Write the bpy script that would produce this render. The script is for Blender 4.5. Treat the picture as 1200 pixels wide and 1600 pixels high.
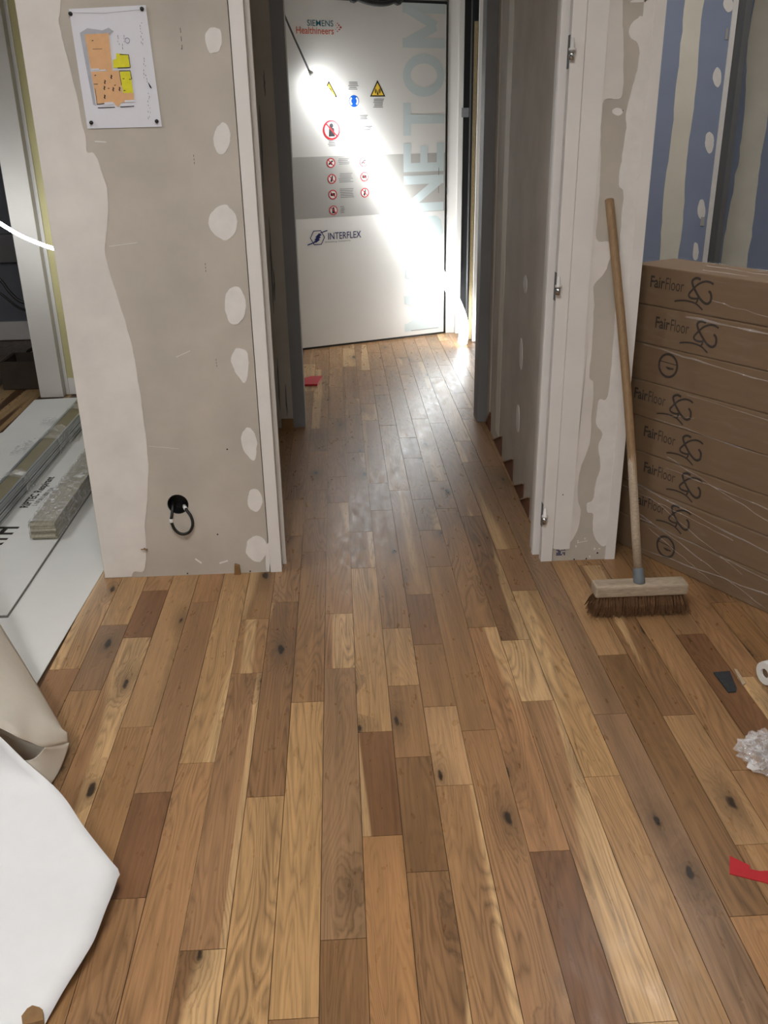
import bpy, bmesh, math, random
import numpy as np
from mathutils import Vector, Matrix, noise
for _o in list(bpy.data.objects): bpy.data.objects.remove(_o)
SC = bpy.context.scene
COL = SC.collection
random.seed(7)

# ------------------------------------------------------------------ camera
F_PX, PITCH, YAW, ROLL, EYE = 1399.84, 0.405307, 0.045427, -0.018046, 1.45
_cp, _sp, _cy, _sy, _cr, _sr = (math.cos(PITCH), math.sin(PITCH), math.cos(YAW), math.sin(YAW),
                                math.cos(ROLL), math.sin(ROLL))
FWD = Vector((_sy*_cp, _cy*_cp, -_sp)); _rt = Vector((_cy, -_sy, 0)); _up = _rt.cross(FWD)
RGT = _cr*_rt + _sr*_up; UPV = -_sr*_rt + _cr*_up
cam_d = bpy.data.cameras.new('camera'); cam_d.sensor_fit = 'VERTICAL'
cam_d.sensor_height = 36.0; cam_d.lens = F_PX*36.0/1600.0; cam_d.clip_start = 0.02
cam = bpy.data.objects.new('camera', cam_d); COL.objects.link(cam)
m3 = Matrix((RGT, UPV, -FWD)).transposed()
cam.matrix_world = Matrix.Translation((0, 0, EYE)) @ m3.to_4x4()
SC.camera = cam

# ------------------------------------------------------------------ world and exposure
wd = bpy.data.worlds.new('world'); SC.world = wd; wd.use_nodes = True
wd.node_tree.nodes['Background'].inputs[0].default_value = (0.6, 0.7, 0.9, 1)
wd.node_tree.nodes['Background'].inputs[1].default_value = 0.02
vs = SC.view_settings
vs.view_transform = 'Standard'; vs.look = 'None'; vs.gamma = 1.0; vs.use_curve_mapping = False
vs.exposure = 0.0
CEILING_LAMP = 36.0       # emission of the ceiling luminaires
LED_CORRIDOR = 17.0      # emission of the LED hose by the door
LED_SIDE = 40.0
CEIL_Z = 2.75

# ------------------------------------------------------------------ measuring helpers (points on real planes)
CAMP = Vector((0, 0, EYE))
def ray(x, y): return RGT*((x-600)/F_PX) - UPV*((y-800)/F_PX) + FWD
def on_plane(x, y, n, c):
    d = ray(x, y); n = Vector(n); t = (c - n.dot(CAMP))/n.dot(d); return CAMP + d*t
def fl(x, y, z=0.0): return on_plane(x, y, (0, 0, 1), z)
def on_y(x, y, Y): return on_plane(x, y, (0, 1, 0), Y)
def on_x(x, y, X): return on_plane(x, y, (1, 0, 0), X)

# ------------------------------------------------------------------ materials
def srgb(r, g, b):
    f = lambda c: (c/255/12.92) if c/255 <= 0.04045 else ((c/255+0.055)/1.055)**2.4
    return (f(r), f(g), f(b), 1.0)
class NT:
    def __init__(s, name):
        s.m = bpy.data.materials.new(name); s.m.use_nodes = True; s.t = s.m.node_tree
        s.b = s.t.nodes['Principled BSDF']; s.out = s.t.nodes['Material Output']
    def n(s, kind, **kw):
        nd = s.t.nodes.new(kind)
        for k, v in kw.items(): setattr(nd, k, v)
        return nd
    def l(s, a, b): s.t.links.new(a, b)
    def math(s, op, a, b=None, c=None):
        nd = s.n('ShaderNodeMath', operation=op)
        for i, v in enumerate((a, b, c)):
            if v is None: continue
            if isinstance(v, (int, float)): nd.inputs[i].default_value = v
            else: s.l(v, nd.inputs[i])
        return nd.outputs[0]
    def mix(s, fac, a, b, blend='MIX'):
        nd = s.n('ShaderNodeMix', data_type='RGBA', blend_type=blend)
        for i, v in ((0, fac), (6, a), (7, b)):
            if isinstance(v, (int, float)): nd.inputs[i].default_value = v
            elif isinstance(v, tuple): nd.inputs[i].default_value = v
            else: s.l(v, nd.inputs[i])
        return nd.outputs[2]
    def ramp(s, fac, stops):
        nd = s.n('ShaderNodeValToRGB'); e = nd.color_ramp.elements
        while len(e) < len(stops): e.new(0.5)
        for el, (p, c) in zip(e, stops): el.position = p; el.color = c if isinstance(c, tuple) else (c, c, c, 1)
        s.l(fac, nd.inputs[0]); return nd.outputs[0]
    def noise(s, vec, scale, detail=3, rough=0.55, dist=0.0):
        nd = s.n('ShaderNodeTexNoise'); nd.inputs['Scale'].default_value = scale
        nd.inputs['Detail'].default_value = detail; nd.inputs['Roughness'].default_value = rough
        nd.inputs['Distortion'].default_value = dist
        if vec is not None: s.l(vec, nd.inputs['Vector'])
        return nd.outputs['Fac']
    def coords(s, scale=(1, 1, 1), loc=None):
        tc = s.n('ShaderNodeTexCoord'); mp = s.n('ShaderNodeMapping'); mp.inputs['Scale'].default_value = scale
        s.l(tc.outputs['Object'], mp.inputs['Vector'])
        if loc is not None: s.l(loc, mp.inputs['Location'])
        return mp.outputs['Vector']
    def bump(s, h, strength=0.2, dist=0.002):
        nd = s.n('ShaderNodeBump'); nd.inputs['Strength'].default_value = strength
        nd.inputs['Distance'].default_value = dist; s.l(h, nd.inputs['Height']); s.l(nd.outputs[0], s.b.inputs['Normal'])
def simple(name, col, rough=0.6, metal=0.0, var=0.08, scale=12, bump=0.0, bscale=120, coord_scale=(1, 1, 1), spec=0.5, var2=None):
    t = NT(name); v = t.coords(coord_scale)
    f = t.noise(v, scale, 4)
    dark = tuple(c*(1-var) for c in col[:3]) + (1,); lite = tuple(min(1, c*(1+var)) for c in col[:3]) + (1,)
    if var2: dark = var2
    t.l(t.ramp(f, [(0.3, dark), (0.7, lite)]), t.b.inputs['Base Color'])
    t.b.inputs['Roughness'].default_value = rough; t.b.inputs['Metallic'].default_value = metal
    t.b.inputs['Specular IOR Level'].default_value = spec
    if bump: t.bump(t.noise(v, bscale, 3), bump)
    return t.m
def emit(name, col, strength):
    t = NT(name); t.b.inputs['Base Color'].default_value = (0.8, 0.8, 0.8, 1)
    t.b.inputs['Emission Color'].default_value = col; t.b.inputs['Emission Strength'].default_value = strength
    return t.m

def oak(name, use_obj=True, rough=0.31):
    t = NT(name); oi = t.n('ShaderNodeObjectInfo')
    rnd = oi.outputs['Random']
    comb = t.n('ShaderNodeCombineXYZ')
    t.l(t.math('MULTIPLY', rnd, 37.0), comb.inputs[0]); t.l(t.math('MULTIPLY', rnd, 91.0), comb.inputs[1])
    t.l(t.math('MULTIPLY', rnd, 53.0), comb.inputs[2])
    v = t.coords((1, 1, 1), comb.outputs[0])
    def sc(x, y, z=1):
        mp = t.n('ShaderNodeMapping'); mp.inputs['Scale'].default_value = (x, y, z); t.l(v, mp.inputs['Vector']); return mp.outputs['Vector']
    # knots
    vo = t.n('ShaderNodeTexVoronoi', feature='F1', voronoi_dimensions='2D'); vo.inputs['Scale'].default_value = 1.0; vo.inputs['Randomness'].default_value = 1.0
    wob = t.noise(sc(34, 20), 1.0, 3)
    t.l(sc(7.5, 2.6, 1.0), vo.inputs['Vector'])
    sepc = t.n('ShaderNodeSeparateColor'); t.l(vo.outputs['Color'], sepc.inputs[0])
    kd = t.math('ADD', vo.outputs['Distance'], t.math('MULTIPLY', t.math('SUBTRACT', wob, 0.5), 0.20))
    has = t.math('GREATER_THAN', sepc.outputs[0], 0.76)
    big = t.math('MULTIPLY', sepc.outputs[1], 0.05)
    core = t.math('MULTIPLY', t.ramp(t.math('SUBTRACT', kd, big), [(-0.02, 1.0), (0.035, 0.0)]), has)
    halo = t.math('MULTIPLY', t.ramp(t.math('SUBTRACT', kd, big), [(0.0, 1.0), (0.10, 0.55), (0.32, 0.0)]), has)
    # warped ring field: contour lines of a long stretched noise give cathedral grain, bending round the knots
    field = t.noise(sc(8.5, 0.85), 1.0, 2.5, 0.5, 0.5)
    field = t.math('ADD', field, t.math('MULTIPLY', halo, 0.16))
    rings = t.math('FRACT', t.math('MULTIPLY', field, 27.0))
    rings = t.ramp(rings, [(0.0, 0.30), (0.22, 0.75), (0.6, 1.0), (0.85, 0.6), (1.0, 0.30)])
    vis = t.ramp(t.noise(sc(3.0, 0.8), 1.0, 1), [(0.35, 0.15), (0.65, 1.0)])
    rings = t.math('ADD', t.math('MULTIPLY', t.math('SUBTRACT', rings, 0.7), vis), 0.7)
    fibre = t.noise(sc(190, 4.0), 1.0, 3, 0.65)
    streak = t.noise(sc(34, 0.7), 1.0, 3, 0.6, 0.4)
    broad = t.noise(sc(7, 1.6), 1.0, 2)
    pores = t.noise(sc(380, 16), 1.0, 2)
    base = oi.outputs['Color'] if use_obj else (0.085, 0.045, 0.022, 1)
    g = t.math('ADD', t.math('MULTIPLY', rings, 0.40), t.math('MULTIPLY', fibre, 0.34))
    g = t.math('ADD', g, t.math('MULTIPLY', streak, 0.42))
    g = t.math('ADD', g, t.math('MULTIPLY', broad, 0.34))
    tone = t.ramp(g, [(0.50, 0.36), (0.78, 0.92), (1.0, 1.34)])
    c = t.mix(1.0, base, tone, 'MULTIPLY')
    sap = t.math('MULTIPLY', t.ramp(t.noise(sc(9, 0.35), 1.0, 1, 0.4, 0.3), [(0.58, 0.0), (0.61, 1.0)]), t.math('GREATER_THAN', t.math('FRACT', t.math('MULTIPLY', rnd, 17.3)), 0.35))
    c = t.mix(t.math('MULTIPLY', sap, 0.55), c, t.mix(1.0, (0.60, 0.40, 0.20, 1), tone, 'MULTIPLY'))
    c = t.mix(t.math('MULTIPLY', t.ramp(pores, [(0.58, 0.0), (0.72, 1.0)]), 0.30), c, (0.06, 0.032, 0.014, 1))
    c = t.mix(t.math('MULTIPLY', halo, 0.62), c, (0.070, 0.042, 0.022, 1))
    c = t.mix(t.math('MULTIPLY', core, 0.9), c, (0.014, 0.009, 0.006, 1))
    t.l(c, t.b.inputs['Base Color'])
    t.l(t.ramp(t.noise(sc(40, 14), 1.0, 3), [(0.3, rough-0.05), (0.7, rough+0.09)]), t.b.inputs['Roughness'])
    t.b.inputs['Specular IOR Level'].default_value = 0.36
    t.bump(t.math('ADD', fibre, t.math('MULTIPLY', rings, 0.4)), 0.06, 0.001)
    return t.m

M = {}
M['oak'] = oak('oak_plank')
M['oak_far'] = oak('oak_floor_beyond', use_obj=False)  # darker copy of the oak, with the side room's shade in its colour
M['board'] = simple('plasterboard_paper', srgb(190, 183, 173), 0.85, var=0.10, scale=5, bump=0.06, bscale=260)
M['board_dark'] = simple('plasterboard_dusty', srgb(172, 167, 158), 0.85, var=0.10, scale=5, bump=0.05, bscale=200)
M['compound'] = simple('joint_compound', srgb(225, 220, 215), 0.75, var=0.08, scale=6, bump=0.08, bscale=40)
M['filler'] = simple('filler', srgb(230, 227, 224), 0.75, var=0.05, scale=20, bump=0.1, bscale=60)
M['cream'] = simple('cream_compound', srgb(220, 216, 203), 0.75, var=0.06, scale=6, bump=0.06, bscale=40)
M['blue_board'] = simple('blue_plasterboard', srgb(138, 149, 174), 0.85, var=0.06, scale=4, bump=0.04, bscale=200)
M['white_paint'] = simple('white_primer', srgb(230, 227, 224), 0.5, var=0.03, scale=8, bump=0.03, bscale=90)
M['wood_white'] = simple('painted_timber', srgb(205, 200, 194), 0.55, var=0.06, scale=3, coord_scale=(60, 60, 1.2))
M['ceiling'] = simple('ceiling_paint', srgb(226, 224, 220), 0.85, var=0.03, scale=6)
M['wallpaint'] = simple('room_wall_paint', srgb(206, 202, 196), 0.85, var=0.05, scale=3)
M['grey_panel'] = simple('grey_frame_panel', srgb(128, 128, 130), 0.6, var=0.06, scale=4)
M['steel_grey'] = simple('galvanised_grey', srgb(98, 100, 102), 0.5, 0.3, var=0.1, scale=6)
M['black'] = simple('black_matt', srgb(18, 20, 24), 0.45, var=0.2, scale=10)
M['rubber'] = simple('black_rubber', srgb(24, 24, 24), 0.45, var=0.15, scale=40)
M['osb'] = simple('chipboard_edge', srgb(176, 158, 120), 0.8, var=0.3, scale=3, coord_scale=(160, 160, 18))
M['door_white'] = simple('door_laminate', srgb(222, 219, 213), 0.34, var=0.012, scale=3)
M['door_band'] = simple('door_grey_print', srgb(176, 173, 167), 0.36, var=0.02, scale=3)
M['teal_pale'] = simple('pale_teal_print', srgb(198, 208, 207), 0.36, var=0.02, scale=6)
M['teal'] = simple('teal_print', srgb(8, 92, 104), 0.4, var=0.03)
M['orange'] = simple('orange_print', srgb(214, 84, 42), 0.4, var=0.03)
M['redprint'] = simple('red_print', srgb(190, 30, 40), 0.4, var=0.03)
M['navy'] = simple('navy_print', srgb(24, 34, 96), 0.4, var=0.03)
M['blue'] = simple('blue_print', srgb(24, 92, 190), 0.4, var=0.03)
M['yellow'] = simple('yellow_print', srgb(242, 200, 60), 0.4, var=0.03)
M['ink'] = simple('black_ink', srgb(22, 20, 20), 0.6, var=0.1)
M['ink_soft'] = simple('grey_ink', srgb(120, 118, 116), 0.6, var=0.1)
M['ink_card'] = simple('ink_on_cardboard', srgb(44, 33, 26), 0.7, var=0.15, scale=60)
M['paper'] = simple('poster_paper', srgb(226, 227, 236), 0.6, var=0.015, scale=12)
M['plan_orange'] = simple('plan_orange', srgb(226, 178, 130), 0.6, var=0.05, scale=60)
M['plan_yellow'] = simple('plan_yellow', srgb(226, 220, 40), 0.6, var=0.06, scale=60)
M['plan_grey'] = simple('plan_grey', srgb(178, 180, 190), 0.6, var=0.05, scale=60)
M['membrane'] = simple('fleece_membrane', srgb(221, 222, 224), 0.7, var=0.015, scale=30, bump=0.03, bscale=500)
M['membrane_back'] = simple('fleece_underside_shaded', srgb(226, 220, 208), 0.75, var=0.02, scale=30, bump=0.03, bscale=500)  # shade of the fold turned from the light, put in as beige
M['sheet'] = simple('white_sheet', srgb(226, 227, 225), 0.6, var=0.02, scale=6)
M['sheet_edge'] = simple('board_core_edge', srgb(120, 118, 114), 0.8, var=0.1, scale=50)
M['metal'] = simple('galvanised_steel', srgb(186, 190, 192), 0.32, 0.85, var=0.10, scale=3, coord_scale=(30, 1, 60))
M['stud_inner_reflect'] = simple('stud_inner_reflect', srgb(140, 132, 104), 0.45, 0.4, var=0.1, scale=5)  # olive tone stands for the reflection inside the top stud
M['chrome'] = simple('chrome', srgb(200, 202, 206), 0.18, 1.0, var=0.03)
M['strip'] = simple('grey_strip', srgb(158, 154, 138), 0.75, var=0.22, scale=4, coord_scale=(30, 3, 30), bump=0.15, bscale=60)
M['card'] = simple('cardboard', srgb(122, 97, 70), 0.62, var=0.07, scale=3, coord_scale=(2, 2, 14), bump=0.03, bscale=90)
M['broom_wood'] = simple('weathered_broom_wood', srgb(172, 156, 136), 0.75, var=0.22, scale=5, coord_scale=(8, 60, 60), bump=0.15, bscale=30)
M['handle_wood'] = simple('handle_wood', srgb(142, 114, 82), 0.55, var=0.16, scale=3, coord_scale=(60, 60, 3), bump=0.05, bscale=30)
M['bristle'] = simple('coir_bristle', srgb(104, 74, 48), 0.8, var=0.35, scale=90)
M['socket'] = simple('socket_plastic', srgb(104, 112, 118), 0.6, var=0.1, scale=30)
M['red_tape'] = simple('red_tape', srgb(178, 22, 34), 0.5, var=0.06, scale=20)
M['wedge'] = simple('red_brown_wedge', srgb(112, 72, 50), 0.7, var=0.18, scale=4, coord_scale=(20, 4, 40))
M['wedge_top'] = simple('pale_wedge_edge', srgb(176, 156, 132), 0.7, var=0.1, scale=30)
M['nailwood'] = simple('brown_shim', srgb(132, 100, 62), 0.7, var=0.15, scale=30)
M['white_plastic'] = simple('white_plastic', srgb(225, 224, 222), 0.4, var=0.02)
M['olive'] = simple('olive_lit_plaster', srgb(198, 190, 142), 0.7, var=0.05, scale=4)  # yellowish plaster, with the tint of the LED light put into the colour
M['dark_crate'] = simple('dark_crate_wood', srgb(58, 48, 38), 0.8, var=0.2, scale=10)
M['felt'] = simple('dark_felt', srgb(44, 47, 50), 0.85, var=0.2, scale=90, bump=0.2, bscale=400)
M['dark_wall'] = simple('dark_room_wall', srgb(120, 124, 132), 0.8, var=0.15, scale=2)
M['led'] = emit('led_diffuser', (0.93, 0.97, 1.0, 1), LED_CORRIDOR)
M['led_side'] = emit('led_diffuser_side', (0.95, 0.98, 1.0, 1), LED_SIDE)
M['lamp'] = emit('luminaire_diffuser', (1.0, 0.975, 0.94, 1), CEILING_LAMP)
def film(name, base=0.12, col=(0.9, 0.9, 0.92, 1), wr=18, lo=0.52, hi=0.72, amt=0.5, cs=(1, 1, 1)):
    t = NT(name); t.t.nodes.remove(t.b)
    tr = t.n('ShaderNodeBsdfTransparent'); gl = t.n('ShaderNodeBsdfGlossy'); df = t.n('ShaderNodeBsdfDiffuse')
    df.inputs[0].default_value = col; gl.inputs['Roughness'].default_value = 0.18; gl.inputs[0].default_value = (1, 1, 1, 1)
    v = t.coords(cs); n = t.noise(v, wr, 5, 0.65, 1.2)
    bp = t.n('ShaderNodeBump'); bp.inputs['Strength'].default_value = 0.8; bp.inputs['Distance'].default_value = 0.012
    t.l(n, bp.inputs['Height']); t.l(bp.outputs[0], gl.inputs['Normal'])
    m1 = t.n('ShaderNodeMixShader'); m1.inputs[0].default_value = 0.35; t.l(gl.outputs[0], m1.inputs[2]); t.l(df.outputs[0], m1.inputs[1])
    m2 = t.n('ShaderNodeMixShader')
    f = t.math('ADD', t.math('MULTIPLY', t.ramp(n, [(lo, 0.0), (hi, 1.0)]), amt), base)
    t.l(f, m2.inputs[0]); t.l(tr.outputs[0], m2.inputs[1]); t.l(m1.outputs[0], m2.inputs[2])
    t.l(m2.outputs[0], t.out.inputs[0]); return t.m
M['wrap'] = film('stretch_film', 0.03, wr=5, lo=0.55, hi=0.75, amt=0.10, cs=(1.2, 1.2, 9))
M['streak'] = film('stretch_film_fold', 0.24, wr=40, amt=0.3)  # raised whiteness puts the highlights of the film into its folds
M['crinkle'] = film('crinkled_film', 0.16, wr=26, lo=0.45, hi=0.62, amt=0.45)
M['dust'] = film('pale_dust', 0.0, col=(0.62, 0.55, 0.48, 1), wr=5, lo=0.40, hi=0.75, amt=0.42)

# ------------------------------------------------------------------ object helpers
ORG = {}
def tag(o, label=None, cat=None, group=None, kind=None):
    if label: o['label'] = label
    if cat: o['category'] = cat
    if group: o['group'] = group
    if kind: o['kind'] = kind
    return o
def thing(name, loc, label, cat, group=None):
    o = bpy.data.objects.new(name, None); COL.objects.link(o); o.location = loc; o.empty_display_size = 0.05
    ORG[o] = Vector(loc); return tag(o, label, cat, group)
def link(name, me, mat, parent=None, smooth=False, bevel=0.0):
    o = bpy.data.objects.new(name, me); COL.objects.link(o)
    if isinstance(mat, (list, tuple)):
        for m_ in mat: me.materials.append(M[m_])
    else: me.materials.append(M[mat])
    org = Vector((0, 0, 0))
    if parent is not None:
        o.parent = parent; org = ORG[parent]
        if org.length > 0: me.transform(Matrix.Translation(-org))
    ORG[o] = org
    if smooth:
        for p in me.polygons: p.use_smooth = True
    return o
def raw(name, verts, faces, mat, parent=None, smooth=False):
    me = bpy.data.meshes.new(name); me.from_pydata([tuple(v) for v in verts], [], faces); me.update()
    return link(name, me, mat, parent, smooth)
def from_bm(name, bm, mat, parent=None, smooth=False):
    me = bpy.data.meshes.new(name); bmesh.ops.recalc_face_normals(bm, faces=bm.faces); bm.to_mesh(me); bm.free()
    return link(name, me, mat, parent, smooth)
def bm_box(bm, a, b, bevel=0.0, M4=None):
    r = bmesh.ops.create_cube(bm, size=1.0); vs_ = r['verts']
    for v in vs_:
        v.co = Vector(((a[0]+b[0])/2 + v.co.x*(b[0]-a[0]), (a[1]+b[1])/2 + v.co.y*(b[1]-a[1]), (a[2]+b[2])/2 + v.co.z*(b[2]-a[2])))
    if M4 is not None: bmesh.ops.transform(bm, matrix=M4, verts=vs_)
    if bevel > 0:
        es = list({e for v in vs_ for e in v.link_edges}); bmesh.ops.bevel(bm, geom=es, offset=bevel, segments=2, profile=0.6, affect='EDGES')
def box(name, a, b, mat, parent=None, bevel=0.0, M4=None):
    bm = bmesh.new(); bm_box(bm, a, b, bevel, M4); return from_bm(name, bm, mat, parent)
def prism(name, pts, thick, mat, parent=None):
    """planar outline pushed out by the vector thick"""
    n = len(pts); pts = [Vector(p) for p in pts]; th = Vector(thick)
    bm = bmesh.new(); a = [bm.verts.new(p) for p in pts]; b = [bm.verts.new(p+th) for p in pts]
    bm.faces.new(a); bm.faces.new(b)
    for i in range(n):
        j = (i+1) % n; bm.faces.new((a[i], a[j], b[j], b[i]))
    return from_bm(name, bm, mat, parent)
def bm_tube(bm, pts, r, n=10, cap=True):
    pts = [Vector(p) for p in pts]; rs = r if isinstance(r, (list, tuple)) else [r]*len(pts)
    t0 = (pts[1]-pts[0]).normalized(); u = t0.orthogonal().normalized(); rings = []
    for i, p in enumerate(pts):
        t = (pts[min(i+1, len(pts)-1)] - pts[max(i-1, 0)]).normalized()
        u = (u - t*u.dot(t)).normalized(); w = t.cross(u)
        rings.append([bm.verts.new(p + (u*math.cos(2*math.pi*k/n) + w*math.sin(2*math.pi*k/n))*rs[i]) for k in range(n)])
    for a, b in zip(rings, rings[1:]):
        for k in range(n): bm.faces.new((a[k], a[(k+1) % n], b[(k+1) % n], b[k]))
    if cap: bm.faces.new(rings[0]); bm.faces.new(rings[-1])
def tube(name, pts, r, mat, parent=None, n=10, smooth=True):
    bm = bmesh.new(); bm_tube(bm, pts, r, n); return from_bm(name, bm, mat, parent, smooth)
def crom(pts, sub=6, closed=False):
    pts = [Vector(p) for p in pts]; n = len(pts); out = []
    for i in range(n if closed else n-1):
        if closed: p0, p1, p2, p3 = pts[i-1], pts[i], pts[(i+1) % n], pts[(i+2) % n]
        else: p0, p1, p2, p3 = pts[max(i-1, 0)], pts[i], pts[i+1], pts[min(i+2, n-1)]
        for k in range(sub):
            t = k/sub
            out.append(0.5*((2*p1) + (p2-p0)*t + (2*p0-5*p1+4*p2-p3)*t*t + (3*p1-p0-3*p2+p3)*t**3))
    if not closed: out.append(pts[-1])
    return out
def text_mesh(s, bold=0.0):
    cu = bpy.data.curves.new('t', 'FONT'); cu.body = s; cu.size = 1.0; cu.offset = bold; cu.resolution_u = 3
    o = bpy.data.objects.new('t', cu); COL.objects.link(o)
    dg = bpy.context.evaluated_depsgraph_get(); dg.update()
    me = bpy.data.meshes.new_from_object(o.evaluated_get(dg)); bpy.data.objects.remove(o); bpy.data.curves.remove(cu)
    return me
def lettering(name, s, p0, u, v, w, h, mat, parent, bold=0.0):
    """flat print: text stretched to a w x h rectangle whose lower left corner is p0, along u and up v"""
    me = text_mesh(s, bold); xs = [q.co.x for q in me.vertices]; ys = [q.co.y for q in me.vertices]
    x0, x1, y0, y1 = min(xs), max(xs), min(ys), max(ys); u = Vector(u).normalized(); v = Vector(v).normalized(); p0 = Vector(p0)
    for q in me.vertices: q.co = p0 + u*((q.co.x-x0)/(x1-x0)*w) + v*((q.co.y-y0)/(y1-y0)*h)
    me.materials.clear(); return link(name, me, mat, parent)
class Face2:
    """a print plane: local (a, b) metres -> world"""
    def __init__(s, o, u, v): s.o, s.u, s.v = Vector(o), Vector(u).normalized(), Vector(v).normalized(); s.n = s.u.cross(s.v)
    def p(s, a, b, lift=0.0): return s.o + s.u*a + s.v*b + s.n*lift
    def uv(s, P): d = Vector(P) - s.o; return d.dot(s.u), d.dot(s.v)
    def px(s, x, y): return s.uv(on_plane(x, y, s.n, s.n.dot(s.o)))
def flat_poly(name, fc, ab, mat, parent, lift=0.0008):
    return raw(name, [fc.p(a, b, lift) for a, b in ab], [list(range(len(ab)))], mat, parent)
def circ(a, b, r, n=28, ph=0.0): return [(a+r*math.cos(2*math.pi*k/n+ph), b+r*math.sin(2*math.pi*k/n+ph)) for k in range(n)]
def bm_ring(bm, fc, a, b, r0, r1, lift, n=28):
    A = [bm.verts.new(fc.p(x, y, lift)) for x, y in circ(a, b, r0, n)]; B = [bm.verts.new(fc.p(x, y, lift)) for x, y in circ(a, b, r1, n)]
    for k in range(n): bm.faces.new((A[k], B[k], B[(k+1) % n], A[(k+1) % n]))
def bm_ribbon(bm, fc, ab, w, lift):
    ab = [Vector((a, b, 0)) for a, b in ab]; L, R = [], []
    ws = w if isinstance(w, (list, tuple)) else [w]*len(ab)
    for i, p in enumerate(ab):
        t = (ab[min(i+1, len(ab)-1)] - ab[max(i-1, 0)]).normalized(); nn = Vector((-t.y, t.x, 0))*ws[i]/2
        q = p+nn; L.append(bm.verts.new(fc.p(q.x, q.y, lift))); q = p-nn; R.append(bm.verts.new(fc.p(q.x, q.y, lift)))
    for i in range(len(ab)-1): bm.faces.new((L[i], R[i], R[i+1], L[i+1]))
def bm_poly(bm, fc, ab, lift): bm.faces.new([bm.verts.new(fc.p(a, b, lift)) for a, b in ab])
def rough_outline(pts, sub=5, amp=0.0025, closed=True, seed=0.0):
    out = crom(pts, sub, closed)
    for p in out:
        q = noise.noise_vector(p*35 + Vector((seed, 0, 0))) * amp + noise.noise_vector(p*120)*amp*0.5; p += q
    return out
def wall_patch(name, px, Y, mat, parent, thick=0.0018, amp=0.0025, sub=5, seed=0.0, X=None, edge=None):
    """filler smeared on a wall plane; edge = extra straight outline points that stay straight"""
    P = [on_y(x, y, Y) if X is None else on_x(x, y, X) for x, y in px]
    out = rough_outline(P, sub, amp, closed=edge is None, seed=seed)
    if edge: out += [Vector(e) for e in edge]
    for p in out:
        if X is None: p.y = Y
        else: p.x = X
        p.z = max(p.z, 0.003)
    return prism(name, out, (0, -thick, 0) if X is None else (-thick if X > 0 else thick, 0, 0), mat, parent)
def blob(x0, y0, x1, y1, seed, n=9):
    rr = random.Random(seed); cx, cy, rx, ry = (x0+x1)/2, (y0+y1)/2, (x1-x0)/2, (y1-y0)/2
    return [(cx+rx*rr.uniform(0.86, 1.04)*math.cos(2*math.pi*k/n), cy+ry*rr.uniform(0.86, 1.04)*math.sin(2*math.pi*k/n)) for k in range(n)]

# ================================================================== STRUCTURE
WY = 2.872                     # front face of the wall with the doorway
floor = box('floor', (-3.2, -2.6, -0.25), (2.6, 8.6, -0.004), 'oak_far'); floor['kind'] = 'structure'
box_ceiling = box('ceiling', (-3.2, -2.6, CEIL_Z), (2.6, 8.6, CEIL_Z+0.15), 'ceiling'); box_ceiling['kind'] = 'structure'
def struct(name, a, b, mat, bevel=0.0):
    o = box(name, a, b, mat, None, bevel); o['kind'] = 'structure'; return o
struct('wall_back', (-3.2, -2.6, -0.004), (2.6, -2.5, CEIL_Z), 'wallpaint')
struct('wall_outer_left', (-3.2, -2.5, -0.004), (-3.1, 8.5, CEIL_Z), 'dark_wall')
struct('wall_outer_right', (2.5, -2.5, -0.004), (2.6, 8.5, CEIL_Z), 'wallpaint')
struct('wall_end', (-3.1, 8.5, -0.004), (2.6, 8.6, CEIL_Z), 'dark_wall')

# ---- left wall with the floor plan; a round hole for the back box is cut into it
XL0, XL1 = -0.862, -0.281
def cut(o, cutter):
    md = o.modifiers.new('c', 'BOOLEAN'); md.object = cutter; md.operation = 'DIFFERENCE'; md.solver = 'EXACT'
    dg = bpy.context.evaluated_depsgraph_get(); dg.update(); me = bpy.data.meshes.new_from_object(o.evaluated_get(dg))
    o.modifiers.clear(); o.data = me; bpy.data.objects.remove(cutter)
wall_left = struct('wall_left', (XL0, WY, 0.0), (XL1, WY+0.10, CEIL_Z), 'board')
hc = on_y(278, 788, WY); HR = 0.036
cut(wall_left, tube('cutter', [(hc.x, WY-0.02, hc.z), (hc.x, WY+0.055, hc.z)], HR, 'black', None, 28))
bm = bmesh.new()
ns = 28
rings = []
for (r, y) in ((HR, WY+0.001), (HR-0.002, WY+0.001), (HR-0.002, WY+0.050)):
    rings.append([bm.verts.new((hc.x+r*math.cos(2*math.pi*k/ns), y, hc.z+r*math.sin(2*math.pi*k/ns))) for k in range(ns)])
for a, b in zip(rings, rings[1:]):
    for k in range(ns): bm.faces.new((a[k], a[(k+1) % ns], b[(k+1) % ns], b[k]))
bm.faces.new(rings[-1])
o = from_bm('back_box', bm, 'black', wall_left); o['label'] = 'round black electrical back box'
band = [(95, 0), (92, 32), (99, 66), (115, 129), (128, 190), (134, 218), (137, 237), (148, 240), (158, 265), (167, 293), (169, 339),
        (166, 371), (165, 400), (181, 455), (204, 530), (214, 582), (223.5, 647), (231.7, 725), (230, 780), (226.8, 822), (228.4, 858), (225, 891), (209, 893), (204, 904)]
tp = on_y(96, 0, WY)
wall_patch('compound_band', [(90, -420), (97, -200)] + band, WY, 'compound', wall_left, 0.0015, 0.0022,
           edge=[(XL0+0.001, WY, 0.003), (XL0+0.001, WY, on_y(90, -420, WY).z)])
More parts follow.
